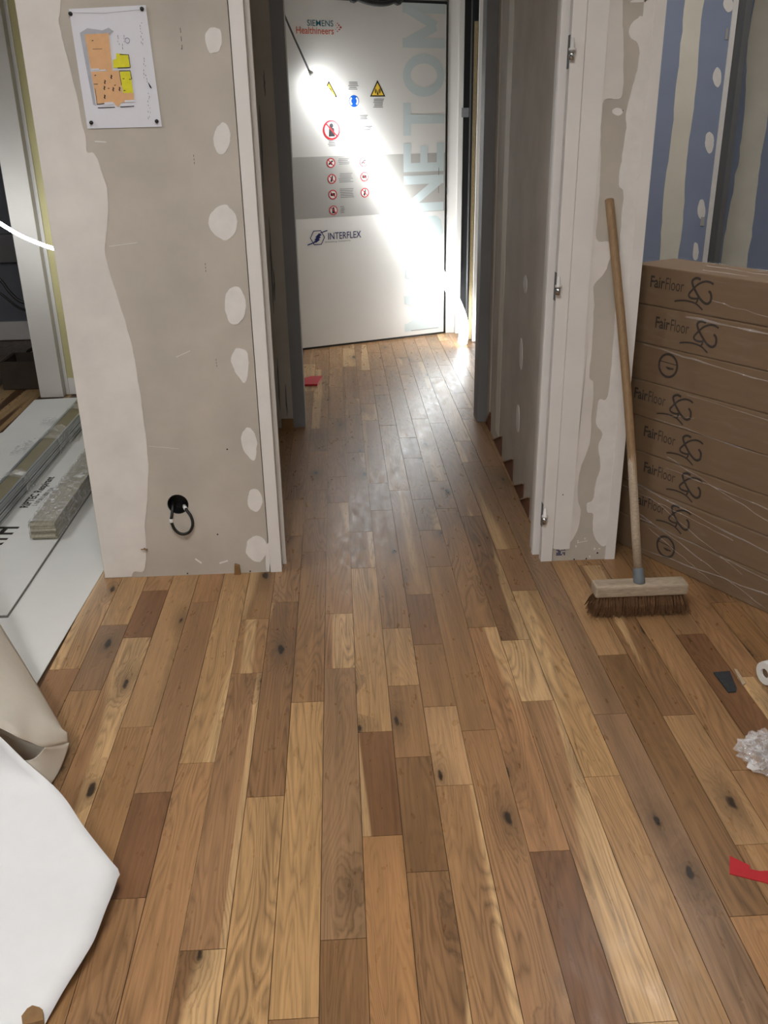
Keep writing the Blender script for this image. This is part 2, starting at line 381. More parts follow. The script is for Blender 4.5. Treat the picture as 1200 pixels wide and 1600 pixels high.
for i, b in enumerate([(321, 40, 347, 86), (333, 191, 361, 242), (327, 318, 371, 375), (350, 446, 385, 508), (359, 541, 390, 600),
                       (375, 666, 403, 722), (386, 762, 411, 800), (383, 836, 419, 878)]):
    px = blob(*b, seed=i+3)
    if i in (4, 5): px = [(x, y) if y < (b[1]+b[3])/2 else (x + (b[2]-x)*0.55*((y-(b[1]+b[3])/2)/((b[3]-b[1])/2)), y) for x, y in px]
    wall_patch('filler_patch', px, WY, 'filler', wall_left, 0.002, 0.003, seed=i)
wall_patch('filler_patch', [(415, 858), (420, 850), (421, 893), (416, 890)], WY, 'filler', wall_left, 0.001, 0.002, 3)
# tiny manufacturer's stamps, nail dots and scratches on the board
bm = bmesh.new(); fcw = Face2((0, WY-0.0006, 0), (1, 0, 0), (0, 0, 1))
for x, y, hgt in ((283, 58, 30), (303, 248, 14), (321, 417, 15), (338, 566, 14), (283, 72, 8)):
    a, b = fcw.px(x, y); s = hgt*0.0021
    for k in range(3 if hgt > 10 else 1):
        bm_poly(bm, fcw, [(a-0.0007, b-s/2+k*s/3), (a+0.0007, b-s/2+k*s/3), (a+0.0007, b-s/2+(k+0.6)*s/3), (a-0.0007, b-s/2+(k+0.6)*s/3)], 0)
o = from_bm('printed_stamps', bm, 'ink', wall_left); o['kind'] = 'stuff'
bm = bmesh.new()
for x, y in ((293, 896), (391, 893.5), (340, 835), (355, 702)):
    a, b = fcw.px(x, y); bm_poly(bm, fcw, circ(a, max(b, 0.006), 0.003, 10), 0.0002)
o = from_bm('nail_holes', bm, 'ink', wall_left); o['kind'] = 'stuff'
bm = bmesh.new()
for p, q, w in (((275, 558), (297, 548), .0015), ((232, 697), (280, 701), .001), ((170, 385), (215, 379), .0014), ((148, 221), (166, 222), .003), ((305, 873), (315, 880), .006), ((343, 880), (356, 876), .006)):
    bm_ribbon(bm, fcw, [fcw.px(*p), fcw.px(*q)], w, 0.0003)
o = from_bm('plaster_scratches', bm, 'filler', wall_left); o['kind'] = 'stuff'

# ---- left jamb of the doorway
t1 = struct('trim_1', (XL1+0.003, WY-0.004, 0.0), (-0.237, WY+0.040, CEIL_Z), 'white_paint', 0.0015)
o = box('rebate_strip', (XL1+0.003, WY+0.040, 0.0), (-0.243, WY+0.058, CEIL_Z), 'wood_white', t1)
o = box('stop_bead', (XL1+0.003, WY+0.058, 0.0), (-0.224, WY+0.075, CEIL_Z), 'wood_white', t1, 0.001)
o = box('jamb_board', (XL1+0.003, WY+0.075, 0.0), (-0.232, WY+0.13, CEIL_Z), 'wood_white', t1)
# ---- right jamb and the short wall beside it
XR0, XR1 = 0.693, 0.962
def xw(Y): return 0.7255+(Y-3.01)*0.0232            # corridor face of this wall, slightly out of square
NC = Vector((1, -0.0232, 0)).normalized(); CC = NC.dot(Vector((0.7255, 3.01, 0)))
wall_right = prism('wall_right', [(0.735, WY, 0), (XR1, WY, 0), (XR1, 4.54, 0), (xw(4.54), 4.54, 0), (0.7255, 3.01, 0), (0.735, 3.01, 0)], (0, 0, CEIL_Z), 'board'); wall_right['kind'] = 'structure'
t2 = struct('trim_2', (XR0, WY-0.003, 0.0), (0.7345, WY+0.030, CEIL_Z), 'white_paint', 0.0015)
box('rebate_strip', (0.703, WY+0.030, 0.0), (0.7345, WY+0.055, CEIL_Z), 'grey_panel', t2)
box('stop_bead', (0.674, WY+0.055, 0.0), (0.7345, WY+0.078, CEIL_Z), 'white_paint', t2, 0.003)
box('jamb_board', (0.681, WY+0.078, 0.0), (0.7345, WY+0.135, CEIL_Z), 'wood_white', t2)
# white bands on the short wall (compound over corner beads)
zt = CEIL_Z-0.01
def xz(x, y): p = on_y(x, y, WY); return p
pl = [(0.7355, WY, 0.052), (0.748, WY, 0.048), (0.770, WY, 0.046), (0.795, WY, 0.049), (0.7985, WY, 0.5), (0.797, WY, 1.2), (0.799, WY, zt), (0.7355, WY, zt)]
prism('casing_band', pl, (0, -0.005, 0), 'white_paint', wall_right)
lc = [(972, -250), (972.5, 0), (974, 52), (974, 110), (970, 152), (944, 157), (939, 200), (938, 260), (935, 330), (932, 374), (953, 379), (953, 400), (945, 425), (927, 447),
      (928, 478), (925, 537), (921, 588), (927, 600), (924, 650), (921, 694), (906, 734), (902, 775), (907, 803), (899, 834), (886, 852)]
wall_patch('compound_band', lc, WY, 'compound', wall_right, 0.002, 0.0025, seed=4,
           edge=[(0.790, WY, on_y(886, 852, WY).z), (0.790, WY, on_y(972, -250, WY).z)])
rc = [(1012, -250), (1006.6, 0), (999, 26), (986, 39), (984, 58), (996, 68), (998.7, 89), (991, 126), (980, 168), (978, 200), (971, 252), (967, 289), (974, 302),
      (970, 354), (966, 420), (962, 480), (958, 534), (950, 619), (936, 625), (931.6, 662), (941, 678), (934.7, 697), (938, 728), (930, 759), (927, 780), (917, 787),
      (917.5, 800), (927, 803), (927, 834), (939, 852), (949, 850)]
wall_patch('compound_band', rc, WY, 'filler', wall_right, 0.002, 0.0028, seed=9,
           edge=[(0.9375, WY, on_y(949, 850, WY).z), (0.9375, WY, on_y(1012, -250, WY).z)])
box('corner_bead', (0.928, WY-0.0035, 0.0), (XR1+0.0005, WY+0.0, zt), 'white_paint', wall_right)
wall_patch('filler_patch', blob(957, 168, 974, 181, 4, 7), WY, 'filler', wall_right, 0.002, 0.002)
wall_patch('filler_patch', [(990, 0), (1008, -2), (1007, 3), (985, 4)], WY, 'filler', wall_right, 0.002, 0.001)
# exposed slits, nail holes, bottom stamp
bm = bmesh.new(); fcr = Face2((0, WY-0.0008, 0), (1, 0, 0), (0, 0, 1))
for x, y0, y1 in ((862.5, 851, 876), (867, 852, 853)):
    a, b0 = fcr.px(x, y1); a2, b1 = fcr.px(x, y0); bm_poly(bm, fcr, [(a-.0012, max(b0, .001)), (a+.0012, max(b0, .001)), (a+.0012, b1), (a-.0012, b1)], 0)
for x, y, r in ((933.5, 864, .0035), (897, 875, .003), (916, 873, .003), (973, 173, .002), (879, 772, .0022)):
    a, b = fcr.px(x, y); bm_poly(bm, fcr, circ(a, max(b, .004), r, 10), 0.006 if x == 879 else 0.0)
o = from_bm('nail_holes', bm, 'ink', wall_right); o['kind'] = 'stuff'
a0, b0 = fcr.px(869, 868); a1, b1 = fcr.px(884, 855)
bm = bmesh.new()
for i in range(6):
    for j in range(5):
        if random.random() < 0.62:
            u0 = a0+(a1-a0)*i/6; u1 = a0+(a1-a0)*(i+.86)/6; w0 = b0+(b1-b0)*j/5; w1 = b0+(b1-b0)*(j+.8)/5
            bm_poly(bm, fcr, [(u0, w0), (u1, w0), (u1, w1), (u0, w1)], 0)
o = from_bm('printed_stamp', bm, 'navy', wall_right); o['label'] = 'small dark blue printed stamp'; o['kind'] = 'stuff'
bm = bmesh.new()
for p, q, w in (((902, 848), (918, 845), .002), ((903, 844), (903, 849), .003), ((900, 852), (900, 855), .004), ((929, 856), (929, 859), .005), ((921, 868), (922, 871), .005), ((935, 857), (938, 857.5), .004), ((914, 840), (914, 843), .003)):
    bm_ribbon(bm, fcr, [fcr.px(*p), fcr.px(*q)], w, 0.0002)
o = from_bm('plaster_scratches', bm, 'filler', wall_right); o['kind'] = 'stuff'
# hinges left in the frame, door taken off
for x, y in ((890, 78), (870, 447), (848.5, 806)):
    P = on_y(x, y, WY-0.004)
    hg = box('hinge', (XR0-0.001, WY+0.004, P.z-0.048), (XR0+0.003, WY+0.029, P.z+0.040), 'steel_grey', t2)
    tube('pin', [(XR0+0.003, WY-0.013, P.z-0.026), (XR0+0.003, WY-0.013, P.z-0.002)], 0.0085, 'chrome', hg, 14)
    tube('knuckle', [(XR0+0.003, WY-0.013, P.z-0.002), (XR0+0.003, WY-0.013, P.z+0.004), (XR0+0.003, WY-0.013, P.z+0.005), (XR0+0.003, WY-0.013, P.z+0.030), (XR0+0.003, WY-0.013, P.z+0.031)],
         [0.0105, 0.0105, 0.007, 0.0045, 0.002], 'white_plastic', hg, 14)
# corridor faces of the right wall: compound bands and slim patches
for y0, y1, mt in ((3.03, 3.14, 'compound'), (4.10, 4.22, 'cream'), (4.42, 4.46, 'compound')):
    n = 30; rr = random.Random(int(y0*100))
    yz = [(y0+rr.uniform(-.006, .006), 0.06+i*(zt-0.06)/n) for i in range(n+1)] + [(y1+rr.uniform(-.006, .006), zt-i*(zt-0.06)/n) for i in range(n+1)]
    prism('compound_band', [(xw(a), a, b) for a, b in yz], NC*-0.0015, mt, wall_right)
for b in ((812, 529, 817, 578), (807, 631, 812, 678), (818, 430, 824, 458)):
    out = crom([on_plane(x, y, NC, CC) for x, y in blob(*b, seed=int(b[0]), n=8)], 4, True)
    prism('filler_patch', out, NC*-0.002, 'filler', wall_right)
# far end stub of the corridor and left pillar wall
struct('wall_stub', (0.709, 4.545, 0.0), (XR1, 4.66, CEIL_Z), 'grey_panel', 0.002)
wall_pillar = struct('wall_pillar', (-0.619, 4.55, 0.0), (-0.198, 4.66, CEIL_Z), 'board_dark')
for a, b in ((-0.262, -0.2005), (-0.372, -0.345)):
    bm = bmesh.new(); bm_box(bm, (a, 4.546, 0.004 if a > -.3 else .07), (b, 4.5498, zt)); from_bm('edge_strip', bm, 'grey_panel', wall_pillar)
box('base_offcut', (-0.325, 4.536, 0.0), (-0.262, 4.5495, 0.05), 'nailwood', wall_pillar)
bm = bmesh.new(); fcp = Face2((0, 4.5485, 0), (1, 0, 0), (0, 0, 1)); rr = random.Random(5)
for x, y0, y1 in ((405, 165, 285), (420, 340, 490), (427, 420, 470), (452, 500, 560), (433, 560, 640), (446, 600, 650), (412, 110, 150), (466, 640, 664)):
    ab = []
    for k in range(9):
        f = k/8; a, b = fcp.px(x + (y1-y0)*0.055*f, y0+(y1-y0)*f); ab.append((a+rr.uniform(-.0012, .0012), b))
    bm_ribbon(bm, fcp, ab, [0.002+0.007*math.sin(math.pi*k/8)*rr.uniform(.5, 1) for k in range(9)], 0)
o = from_bm('dark_smears', bm, 'steel_grey', wall_pillar); o['kind'] = 'stuff'
struct('wall_corridor_left', (-0.86, WY+0.10, 0.0), (-0.45, WY+0.2, CEIL_Z), 'board_dark')
struct('wall_passage_left', (-0.72, WY+0.20, 0.0), (-0.62, 8.5, CEIL_Z), 'board_dark')

# ---- blue boarded walls in the room to the right
wall_blue = struct('wall_blue', (XR1+0.002, 4.5, 0.0), (1.835, 4.6, CEIL_Z), 'blue_board')
def vband(name, x0, x1, Y, mat, par, amp=0.006, z0=0.0, seed=1, th=0.002):
    rr = random.Random(seed); n = 60; pts = []; wob = lambda z, s: noise.noise(Vector((s, z*3.0, seed)))*amp*2.2 + noise.noise(Vector((s, z*14, seed)))*amp*0.8
    pts = [(x0+wob(z0+i*(zt-z0)/n, 0.3), Y, z0+i*(zt-z0)/n) for i in range(n+1)] + [(x1+wob(zt-i*(zt-z0)/n, 7.7), Y, zt-i*(zt-z0)/n) for i in range(n+1)]
    return prism(name, pts, (0, -th, 0), mat, par)
vband('compound_band', 1.592, 1.682, 4.5, 'cream', wall_blue, 0.007, seed=3)
box('corner_bead', (1.812, 4.496, 0.0), (1.836, 4.4999, zt), 'filler', wall_blue)
for b in ((1114, 105, 1127, 137), (1101, 205, 1116, 240), (1090, 310, 1102, 345), (1130, -8, 1146, 20), (1082, 378, 1092, 408)):
    wall_patch('filler_patch', blob(*b, seed=int(b[0])), 4.5, 'filler', wall_blue, 0.002, 0.003, 4)
for b in ((1134, 44, 1138, 62), (1095, 339, 1101, 353)):
    P = [on_y(x, y, 4.5) for x, y in ((b[0], b[1]), (b[2], b[1]), (b[2]-1, b[3]), (b[0]-2, b[3]))]
    prism('metal_clip', P, (0, -0.004, 0), 'chrome', wall_blue)
struct('trim_3', (1.838, 4.42, 0.0), (1.866, 5.10, CEIL_Z), 'steel_grey', 0.002)
wall_blue2 = struct('wall_blue_right', (1.868, 5.0, 0.0), (2.5, 5.1, CEIL_Z), 'blue_board')
xq = on_y(1164, 147, 5.0).x
vband('compound_band', xq, xq+.13, 5.0, 'cream', wall_blue2, 0.012, seed=8)

# ---- left: dark room seen past the wall
pillar2 = struct('wall_side_pillar', (-1.80, 5.29, 0.0), (-1.665, 5.42, CEIL_Z), 'wallpaint', 0.002)
struct('wall_side', (-1.664, 5.36, 0.0), (-0.721, 5.46, CEIL_Z), 'olive')
box('cover_strip', (-1.664, 5.348, 0.0), (-1.645, 5.36, CEIL_Z-0.02), 'white_paint', pillar2)
struct('baseboard_side', (-1.643, 5.345, 0.0), (-0.722, 5.359, 0.10), 'white_paint', 0.003)
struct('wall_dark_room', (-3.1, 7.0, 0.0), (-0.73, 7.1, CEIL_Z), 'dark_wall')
struct('baseboard_dark_room', (-3.1, 6.975, 0.0), (-0.73, 6.999, 0.14), 'white_paint', 0.003)
struct('trim_4', (-3.1, 6.93, 0.58), (-0.73, 6.999, 0.78), 'grey_panel', 0.01)

# ---- the shielded door at the end of the corridor
D0, D1 = fl(475, 547), fl(693, 521)
DU = (D1-D0); DU.z = 0; DW = DU.length; DU.normalize(); DN = DU.cross(Vector((0, 0, 1)))
DH = on_plane(695, 7, DN, DN.dot(D1)).z
door = thing('door_1', tuple(D0), None, None); door['kind'] = 'structure'
fd = Face2(D0, DU, (0, 0, 1))
MD = Matrix(((DU.x, -DN.x, 0, D0.x), (DU.y, -DN.y, 0, D0.y), (0, 0, 1, 0), (0, 0, 0, 1)))
box('door_leaf', (-0.22, 0, 0.014), (DW, 0.07, DH), 'door_white', door, 0.002, MD)
box('bottom_gasket', (-0.22, 0.004, 0.0), (DW, 0.06, 0.0135), 'rubber', door, 0, MD)
box('edge_gasket', (DW, 0.012, 0.0), (DW+0.012, 0.06, DH), 'rubber', door, 0, MD)
box('top_gasket', (-0.22, 0.012, DH), (DW+0.012, 0.06, DH+0.02), 'rubber', door, 0, MD)
def dpx(x, y): return fd.px(x, y)
pr = [dpx(456, 246), dpx(697, 235), dpx(697, 330), dpx(460, 344)]
zb0 = dpx(460, 343)[1]; zb1 = dpx(455, 246)[1]
flat_poly('grey_band', fd, [(-0.22, zb0), (DW-0.003, zb0), (DW-0.003, zb1), (-0.22, zb1)], 'door_band', door, 0.0006)
def dtext(s, bl, tr, mat, bold=0.0, name='lettering', lift=0.0012):
    a0, b0 = dpx(*bl); a1, b1 = dpx(*tr)
    return lettering(name, s, fd.p(a0, b0, lift), DU, (0, 0, 1), a1-a0, b1-b0, mat, door, bold)
dtext('SIEMENS', (480, 40.5), (520.5, 32), 'teal', 0.003)
dtext('Healthineers', (463, 52.5), (521, 43), 'orange', 0.004)
bm = bmesh.new()
for x, y, r in ((527, 36.5, .0045), (529.5, 39.5, .006), (532.2, 42.8, .008), (530, 46.2, .006), (527.2, 49, .0045), (527, 43, .004), (524.8, 45.8, .003), (524.5, 39.5, .003)):
    a, b = dpx(x, y); bm_poly(bm, fd, circ(a, b, r, 4), 0.0012)
from_bm('dot_emblem', bm, 'redprint', door)
# big vertical lettering, reading upwards; letter tops to the left
aL = dpx(629, 60)[0]; aR = DW-0.012; z0 = dpx(648, 516)[1]; z1 = dpx(660, 6)[1]
W_ = 0.20
LET = {'M': ([[(.1, 0), (.1, 1)], [(.9, 0), (.9, 1)], [(.1, .92), (.5, .22), (.9, .92)]], 1.0), 'A': ([[(.08, 0), (.5, .96), (.92, 0)], [(.22, .3), (.78, .3)]], .95),
       'G': ([[(.88, .72), (.74, .86), (.5, .91), (.25, .82), (.1, .5), (.25, .18), (.5, .09), (.82, .14), (.88, .2), (.88, .5), (.55, .5)]], .9),
       'N': ([[(.1, 0), (.1, 1)], [(.9, 0), (.9, 1)], [(.1, .93), (.9, .07)]], .9), 'E': ([[(.1, 0), (.1, 1)], [(.1, .91), (.95, .91)], [(.1, .5), (.85, .5)], [(.1, .09), (.95, .09)]], .72),
       'T': ([[(0, .91), (1, .91)], [(.5, 0), (.5, .9)]], .8), 'O': ([[(.5+.4*math.cos(2*math.pi*k/24), .5+.41*math.sin(2*math.pi*k/24)) for k in range(25)]], 1.0)}
tot = sum(LET[c][1] for c in 'MAGNETOM')+.16*7; sc_ = (z1-z0)/tot; pos = z0; cap = aR-aL
for c in 'MAGNETOM':
    bm = bmesh.new(); w = LET[c][1]*sc_
    segs = []
    for st in LET[c][0]: segs += [st] if len(st) > 3 else [[a_, b_] for a_, b_ in zip(st, st[1:])]
    for li, st in enumerate(segs): bm_ribbon(bm, fd, [(aR-q*cap, pos+p*w) for p, q in st], .058, .0010+li*.0004)
    from_bm('large_letter', bm, 'teal_pale', door); pos += w+.16*sc_
dtext('INTERFLEX', (513, 374.5), (564, 360.5), 'navy', 0.006)
dtext('Shielding Solutions', (508, 380), (547.5, 374.5), 'ink_soft', 0.005)
bm = bmesh.new(); a, b = dpx(496, 371.5); hx = [(a+.052*math.cos(math.pi/3*k), b+.052*math.sin(math.pi/3*k)) for k in range(7)]
bm_ribbon(bm, fd, hx, .006, .0012)
for dx, dy in ((0.012, .016), (0.0, 0.0), (-0.012, -.016)):
    bm_poly(bm, fd, [(a-.024+dx*.6, b-.012+dy), (a-.004+dx*.6, b-.024+dy*1.0+.008), (a+.026+dx*.6, b+.002+dy), (a+.006+dx*.6, b+.014+dy)], .0014)
for s in (1, -1): bm_ribbon(bm, fd, [(a+s*.022, b+s*.030), (a+s*.075, b+s*.044)], .007, .0013)
from_bm('hexagon_emblem', bm, 'navy', door)
def warn_triangle(x0, x1, yt, yb, glyph):
    al, bb = dpx(x0, yb); ar, _ = dpx(x1, yb-2); am, bt = dpx((x0+x1)/2, yt); am = (al+ar)/2
    bm = bmesh.new(); bm_poly(bm, fd, [(al, bb), (ar, bb), (am, bt)], .0010); sg = from_bm('warning_sign', bm, 'ink', door)
    sc = 0.76; cx, cy = am, bb+(bt-bb)/3
    ins = [(cx+(p-cx)*sc, cy+(q-cy)*sc) for p, q in ((al, bb), (ar, bb), (am, bt))]
    flat_poly('yellow_field', fd, ins, 'yellow', sg, .0016)
    bm = bmesh.new(); w = ar-al
    if glyph == 'magnet':
        pts = [(cx-.10*w, cy-.16*w)] + [(cx+.15*w*math.cos(t), cy+.02*w+.15*w*math.sin(t)) for t in [math.pi*1.05-k*math.pi*1.1/10 for k in range(11)]] + [(cx+.10*w, cy-.16*w)]
        bm_ribbon(bm, fd, pts, .055*w, .0022)
    else:
        for s in (1, -1):
            for r in (.10, .17): bm_ribbon(bm, fd, [(cx+s*r*w*math.cos(t), cy+r*w*math.sin(t)) for t in (-.8, -.4, 0, .4, .8)], .045*w, .0022)
        bm_poly(bm, fd, [(cx-.06*w, cy-.2*w), (cx+.06*w, cy-.2*w), (cx, cy+.05*w)], .0022)
    from_bm('glyph', bm, 'ink', sg)
warn_triangle(502, 527, 126, 152, 'magnet')
warn_triangle(578, 602, 125, 151, 'wave')
a, b = dpx(553, 158); r = .036
sg = flat_poly('mandatory_sign', fd, circ(a, b, r), 'blue', door, .0010)
bm = bmesh.new()
for s in (1, -1): bm_ribbon(bm, fd, [(a+s*r*.72*math.cos(t), b+r*.72*math.sin(t)) for t in (-.9, -.4, 0, .4, .9)], .012, .0016)
from_bm('glyph', bm, 'paper', sg)
def prohibit(x, y, kind, r=.031):
    a, b = dpx(x, y); sg = flat_poly('prohibition_sign', fd, circ(a, b, r*.96), 'door_white', door, .0010)
    bm = bmesh.new()
    if kind == 0: bm_ribbon(bm, fd, [(a-.5*r, b-.35*r), (a-.1*r, b+.1*r), (a+.45*r, b+.4*r)], .3*r, .0014); bm_poly(bm, fd, circ(a+.1*r, b-.2*r, .24*r, 8), .0014)
    elif kind == 1: bm_ribbon(bm, fd, [(a-.2*r, b-.6*r), (a, b), (a+.05*r, b+.35*r)], .42*r, .0014); bm_poly(bm, fd, circ(a+.12*r, b+.52*r, .17*r, 8), .0014)
    elif kind == 2: bm_poly(bm, fd, [(a-.55*r, b-.3*r), (a+.5*r, b-.3*r), (a+.5*r, b+.3*r), (a-.55*r, b+.3*r)], .0014)
    else: bm_poly(bm, fd, circ(a, b+.42*r, .24*r, 10), .0014); bm_poly(bm, fd, [(a-.36*r, b-.66*r), (a+.36*r, b-.66*r), (a+.28*r, b+.2*r), (a-.28*r, b+.2*r)], .0014)
    from_bm('glyph', bm, 'ink', sg)
    bm = bmesh.new(); bm_ring(bm, fd, a, b, r*.80, r, .0018); bm_ribbon(bm, fd, [(a-.6*r, b+.6*r), (a+.6*r, b-.6*r)], .16*r, .0018)
    from_bm('red_ring', bm, 'redprint', sg)
prohibit(518, 203, 3, .062)
for i, (x, y) in enumerate(((517, 254.5), (518.5, 279.5), (520, 304), (521, 328.5))): prohibit(x, y, i)
prohibit(568, 253, 0); prohibit(569.5, 276, 2); prohibit(570, 301, 1)
bm = bmesh.new(); rr = random.Random(3)
for x0, x1, y0, n, dy in ((544, 560, 129, 5, 2.7), (583, 598, 155.5, 6, 2.5), (528, 545, 249, 4, 2.6), (529, 550, 272, 6, 2.6), (530, 552, 296, 6, 2.6), (531, 537, 323.5, 5, 2.3), (512, 526, 218, 5, 2.6),
                          (562, 573, 181, 3, 2.6), (568, 580, 198, 3, 2.6), (642, 685, 517.2, 1, 2)):
    for k in range(n):
        e = 0 if n == 1 else rr.uniform(-3, 2); yy = y0+dy*k
        sl = -0.06 if n == 1 else -0.03
        p0 = dpx(x0+(rr.uniform(0, 2) if n > 1 else 0), yy); p1 = dpx(x1+e, yy+sl*(x1-x0)); hgt = .0042
        bm_poly(bm, fd, [(p0[0], p0[1]), (p1[0], p0[1]), (p1[0], p0[1]+hgt), (p0[0], p0[1]+hgt)], .0012)
o = from_bm('small_print', bm, 'ink_soft', door); o['kind'] = 'stuff'
bm = bmesh.new(); bm_ribbon(bm, fd, [dpx(685.5, 262), dpx(685, 302)], .004, .0014); from_bm('slot_line', bm, 'ink_soft', door)
# frame around the door and the unfinished strips beside it
df = struct('door_frame', (D1.x+0.016, 6.80, 0.0), (0.908, 6.92, CEIL_Z), 'door_white', 0.002)
box('frame_fold', (0.872, 6.765, 0.0), (0.908, 6.80, CEIL_Z-0.01), 'door_white', df, 0.003)
struct('trim_5', (0.910, 6.80, 0.0), (1.02, 6.9, CEIL_Z), 'black')
xa, xb = on_y(736.5, 300, 6.56).x, on_y(741.5, 300, 6.56).x
struct('trim_6', (xa, 6.56, 0.0), (xb, 6.60, on_y(742, 33, 6.56).z), 'osb')
struct('trim_7', (xa-.014, 6.565, 0.0), (xa-.001, 6.64, CEIL_Z), 'black', 0.002)
P_ = on_y(727, 176, 6.795); box('bracket', (P_.x-.03, 6.76, P_.z-.03), (P_.x+.02, 6.7995, P_.z+.03), 'grey_panel', bpy.data.objects['trim_5'])
struct('trim_8', (on_y(743, 300, 6.48).x, 6.48, 0.0), (1.03, 6.5, CEIL_Z), 'white_paint')
struct('wall_passage_right', (1.031, 4.67, 0.0), (1.13, 7.0, CEIL_Z), 'wallpaint')
struct('wall_passage_end', (-0.619, 7.0, 0.0), (1.13, 7.1, CEIL_Z), 'wallpaint')

# ================================================================== FLOOR PLANKS (each a part of the floor)
PW, XS = 0.09, -0.081
joints_px = [(187,976),(248,922.5),(217.5,996),(322.5,940.5),(402.5,967),(387.5,1052),(446.7,940.5),(114,1045),(138,1078.5),(217.5,1136),(478,1097),(310,1192),(241.7,1238.5),
 (530,959),(568,887.5),(531,1044),(586,1143.5),(620,981.5),(633,1071),(654,929),(668,1007),(685,885.5),(752,980),(684,1104),(747.5,1141),(645,1183),(806.7,1000),(820,922.5),
 (941.7,1213),(953,1115.6),(965,1023),(841.7,1095),(1082,991),(1165,1203),(201.7,1403.7),(320.8,1484),(416,1244.5),(463,1591.7),(710.6,1227),(599.4,1305.7),(669.4,1361.7),(538,1467.5),
 (859.6,1330),(1175,1430.6),(1023,1597),(504.5,577),(500.7,669.5),(527.7,653),(554,648.5),(550.6,623),(575,631),(574,608),(579,657),(604.5,664.7),(556,707),(528.5,688),(636,683.7),(644,715.7),
 (655,654.6),(683.6,661),(664.6,607),(609,572),(636,585),(715,614),(726.4,638),(721,689),(682,589.7),(500,705),(528,745),(496,766),(460,781),(529,785),(494,810),(589.6,755),(595,797.5),
 (623.5,766),(564,831),(492,862),(461,837.4),(657.4,780),(684,751.6),(669.4,828.6),(696.3,794.5),(733.5,722),(764.7,729),(735.4,806.6),(790,858)]
LIGHT, MID, DARK, BROWN, ORANGE, GREY = srgb(165, 130, 91), srgb(146, 111, 77), srgb(127, 95, 65), srgb(118, 84, 57), srgb(153, 114, 78), srgb(136, 106, 77)
tones_px = [((200,950),LIGHT),((235,960),BROWN),((222,1320),BROWN),((425,1010),DARK),((430,1150),DARK),((460,1400),LIGHT),((1060,1290),LIGHT),((840,1240),ORANGE),((930,1150),LIGHT),((850,980),LIGHT),
 ((540,1540),DARK),((595,1240),BROWN),((1095,1020),BROWN),((960,1180),GREY),((1080,1200),GREY),((900,1020),GREY),((580,1050),LIGHT),((1180,1480),ORANGE),((880,1400),BROWN),((160,1010),GREY),
 ((330,1060),LIGHT),((650,960),DARK),((670,1400),DARK),((650,1260),DARK),((600,1400),ORANGE),((690,920),MID),((480,1150),LIGHT),((320,1540),DARK),((395,1000),MID),((760,1060),ORANGE),((800,1090),ORANGE),
 ((590,770),GREY),((660,800),GREY),((635,695),GREY),((500,690),GREY),((620,1020),LIGHT),((400,1400),LIGHT),((340,1330),MID),((1050,1060),ORANGE),((1000,1060),DARK),((980,1010),DARK),((530,1100),GREY),((780,940),DARK),((700,1160),LIGHT)]
rows = {}
for x, y in joints_px:
    P = fl(x, y); rows.setdefault(math.floor((P.x-XS)/PW), []).append(P.y)
tones = []
for (x, y), c in tones_px:
    P = fl(x, y); tones.append((math.floor((P.x-XS)/PW), P.y, c))
rr = random.Random(21); nplank = 0
for k in range(-9, 17):
    x0 = XS+k*PW; xm = x0+PW/2
    if xm < -0.44: rng = [(0.6, 2.96)]
    elif xm < -0.3: rng = [(0.6, 4.56)]
    elif xm < 0.66: rng = [(0.6, 6.98)]
    elif xm < 0.9: rng = [(0.6, 4.6), (4.6, 6.8)]
    elif xm < XR1: rng = [(0.6, 3.0)]
    else: rng = [(0.6, 3.4)]
    known = sorted(rows.get(k, []))
    for (ya, yb) in rng:
        js = [j for j in known if ya+0.06 < j < yb-0.06]
        # fill stretches that show no joint in view with joints of ordinary plank lengths
        if k < -7 or k > 12 or yb > 5.6 or (not js and yb-ya > 2.0):
            y = (max(js) if js else ya) + rr.uniform(0.45, 0.9)
            if xm > 0.6 and ya < 1: y = ya + rr.uniform(0.5, 1.3)
            while y < yb-0.25:
                if all(abs(y-j) > 0.2 for j in js): js.append(y)
                y += rr.uniform(0.4, 0.95)
        js = sorted(js); ends = [ya] + js + [yb]
        for a, b in zip(ends, ends[1:]):
            g = 0.0008
            o = box('plank', (x0+g, a+g, -0.004), (x0+PW-g, b-g, 0.0), 'oak', floor, 0)
            c = None
            for kk, yy, cc in tones:
                if kk == k and a <= yy <= b: c = cc
            if c is None:
                base = rr.choice([MID, MID, MID, MID, GREY, ORANGE, LIGHT]); w = rr.uniform(0.3, 0.8)
                c = tuple(MID[i]*(1-w)+base[i]*w for i in range(3)) + (1,)
            f = rr.uniform(0.93, 1.07); o.color = (c[0]*f, c[1]*f, c[2]*f*rr.uniform(0.94, 1.05), 1); nplank += 1
print('planks', nplank)

# ================================================================== OBJECTS
# ---- ceiling luminaires that light the room (above the camera's view)
def luminaire(x, y, w, l, label):
    t = thing('ceiling_luminaire', (x, y, CEIL_Z), label, 'ceiling light', 'ceiling luminaires')
    bm = bmesh.new()
    for a, b in (((-w/2-.02, -l/2-.02), (w/2+.02, -l/2)), ((-w/2-.02, l/2), (w/2+.02, l/2+.02)), ((-w/2-.02, -l/2), (-w/2, l/2)), ((w/2, -l/2), (w/2+.02, l/2))):
        bm_box(bm, (x+a[0], y+a[1], CEIL_Z-.03), (x+b[0], y+b[1], CEIL_Z-.0005))
    from_bm('frame', bm, 'white_plastic', t)
    box('diffuser', (x-w/2, y-l/2, CEIL_Z-.022), (x+w/2, y+l/2, CEIL_Z-.012), 'lamp', t)
luminaire(-0.2, 0.7, 0.6, 0.6, 'square ceiling luminaire nearest the doorway wall')
luminaire(-0.2, -1.3, 0.6, 0.6, 'square ceiling luminaire furthest from the doorway wall')
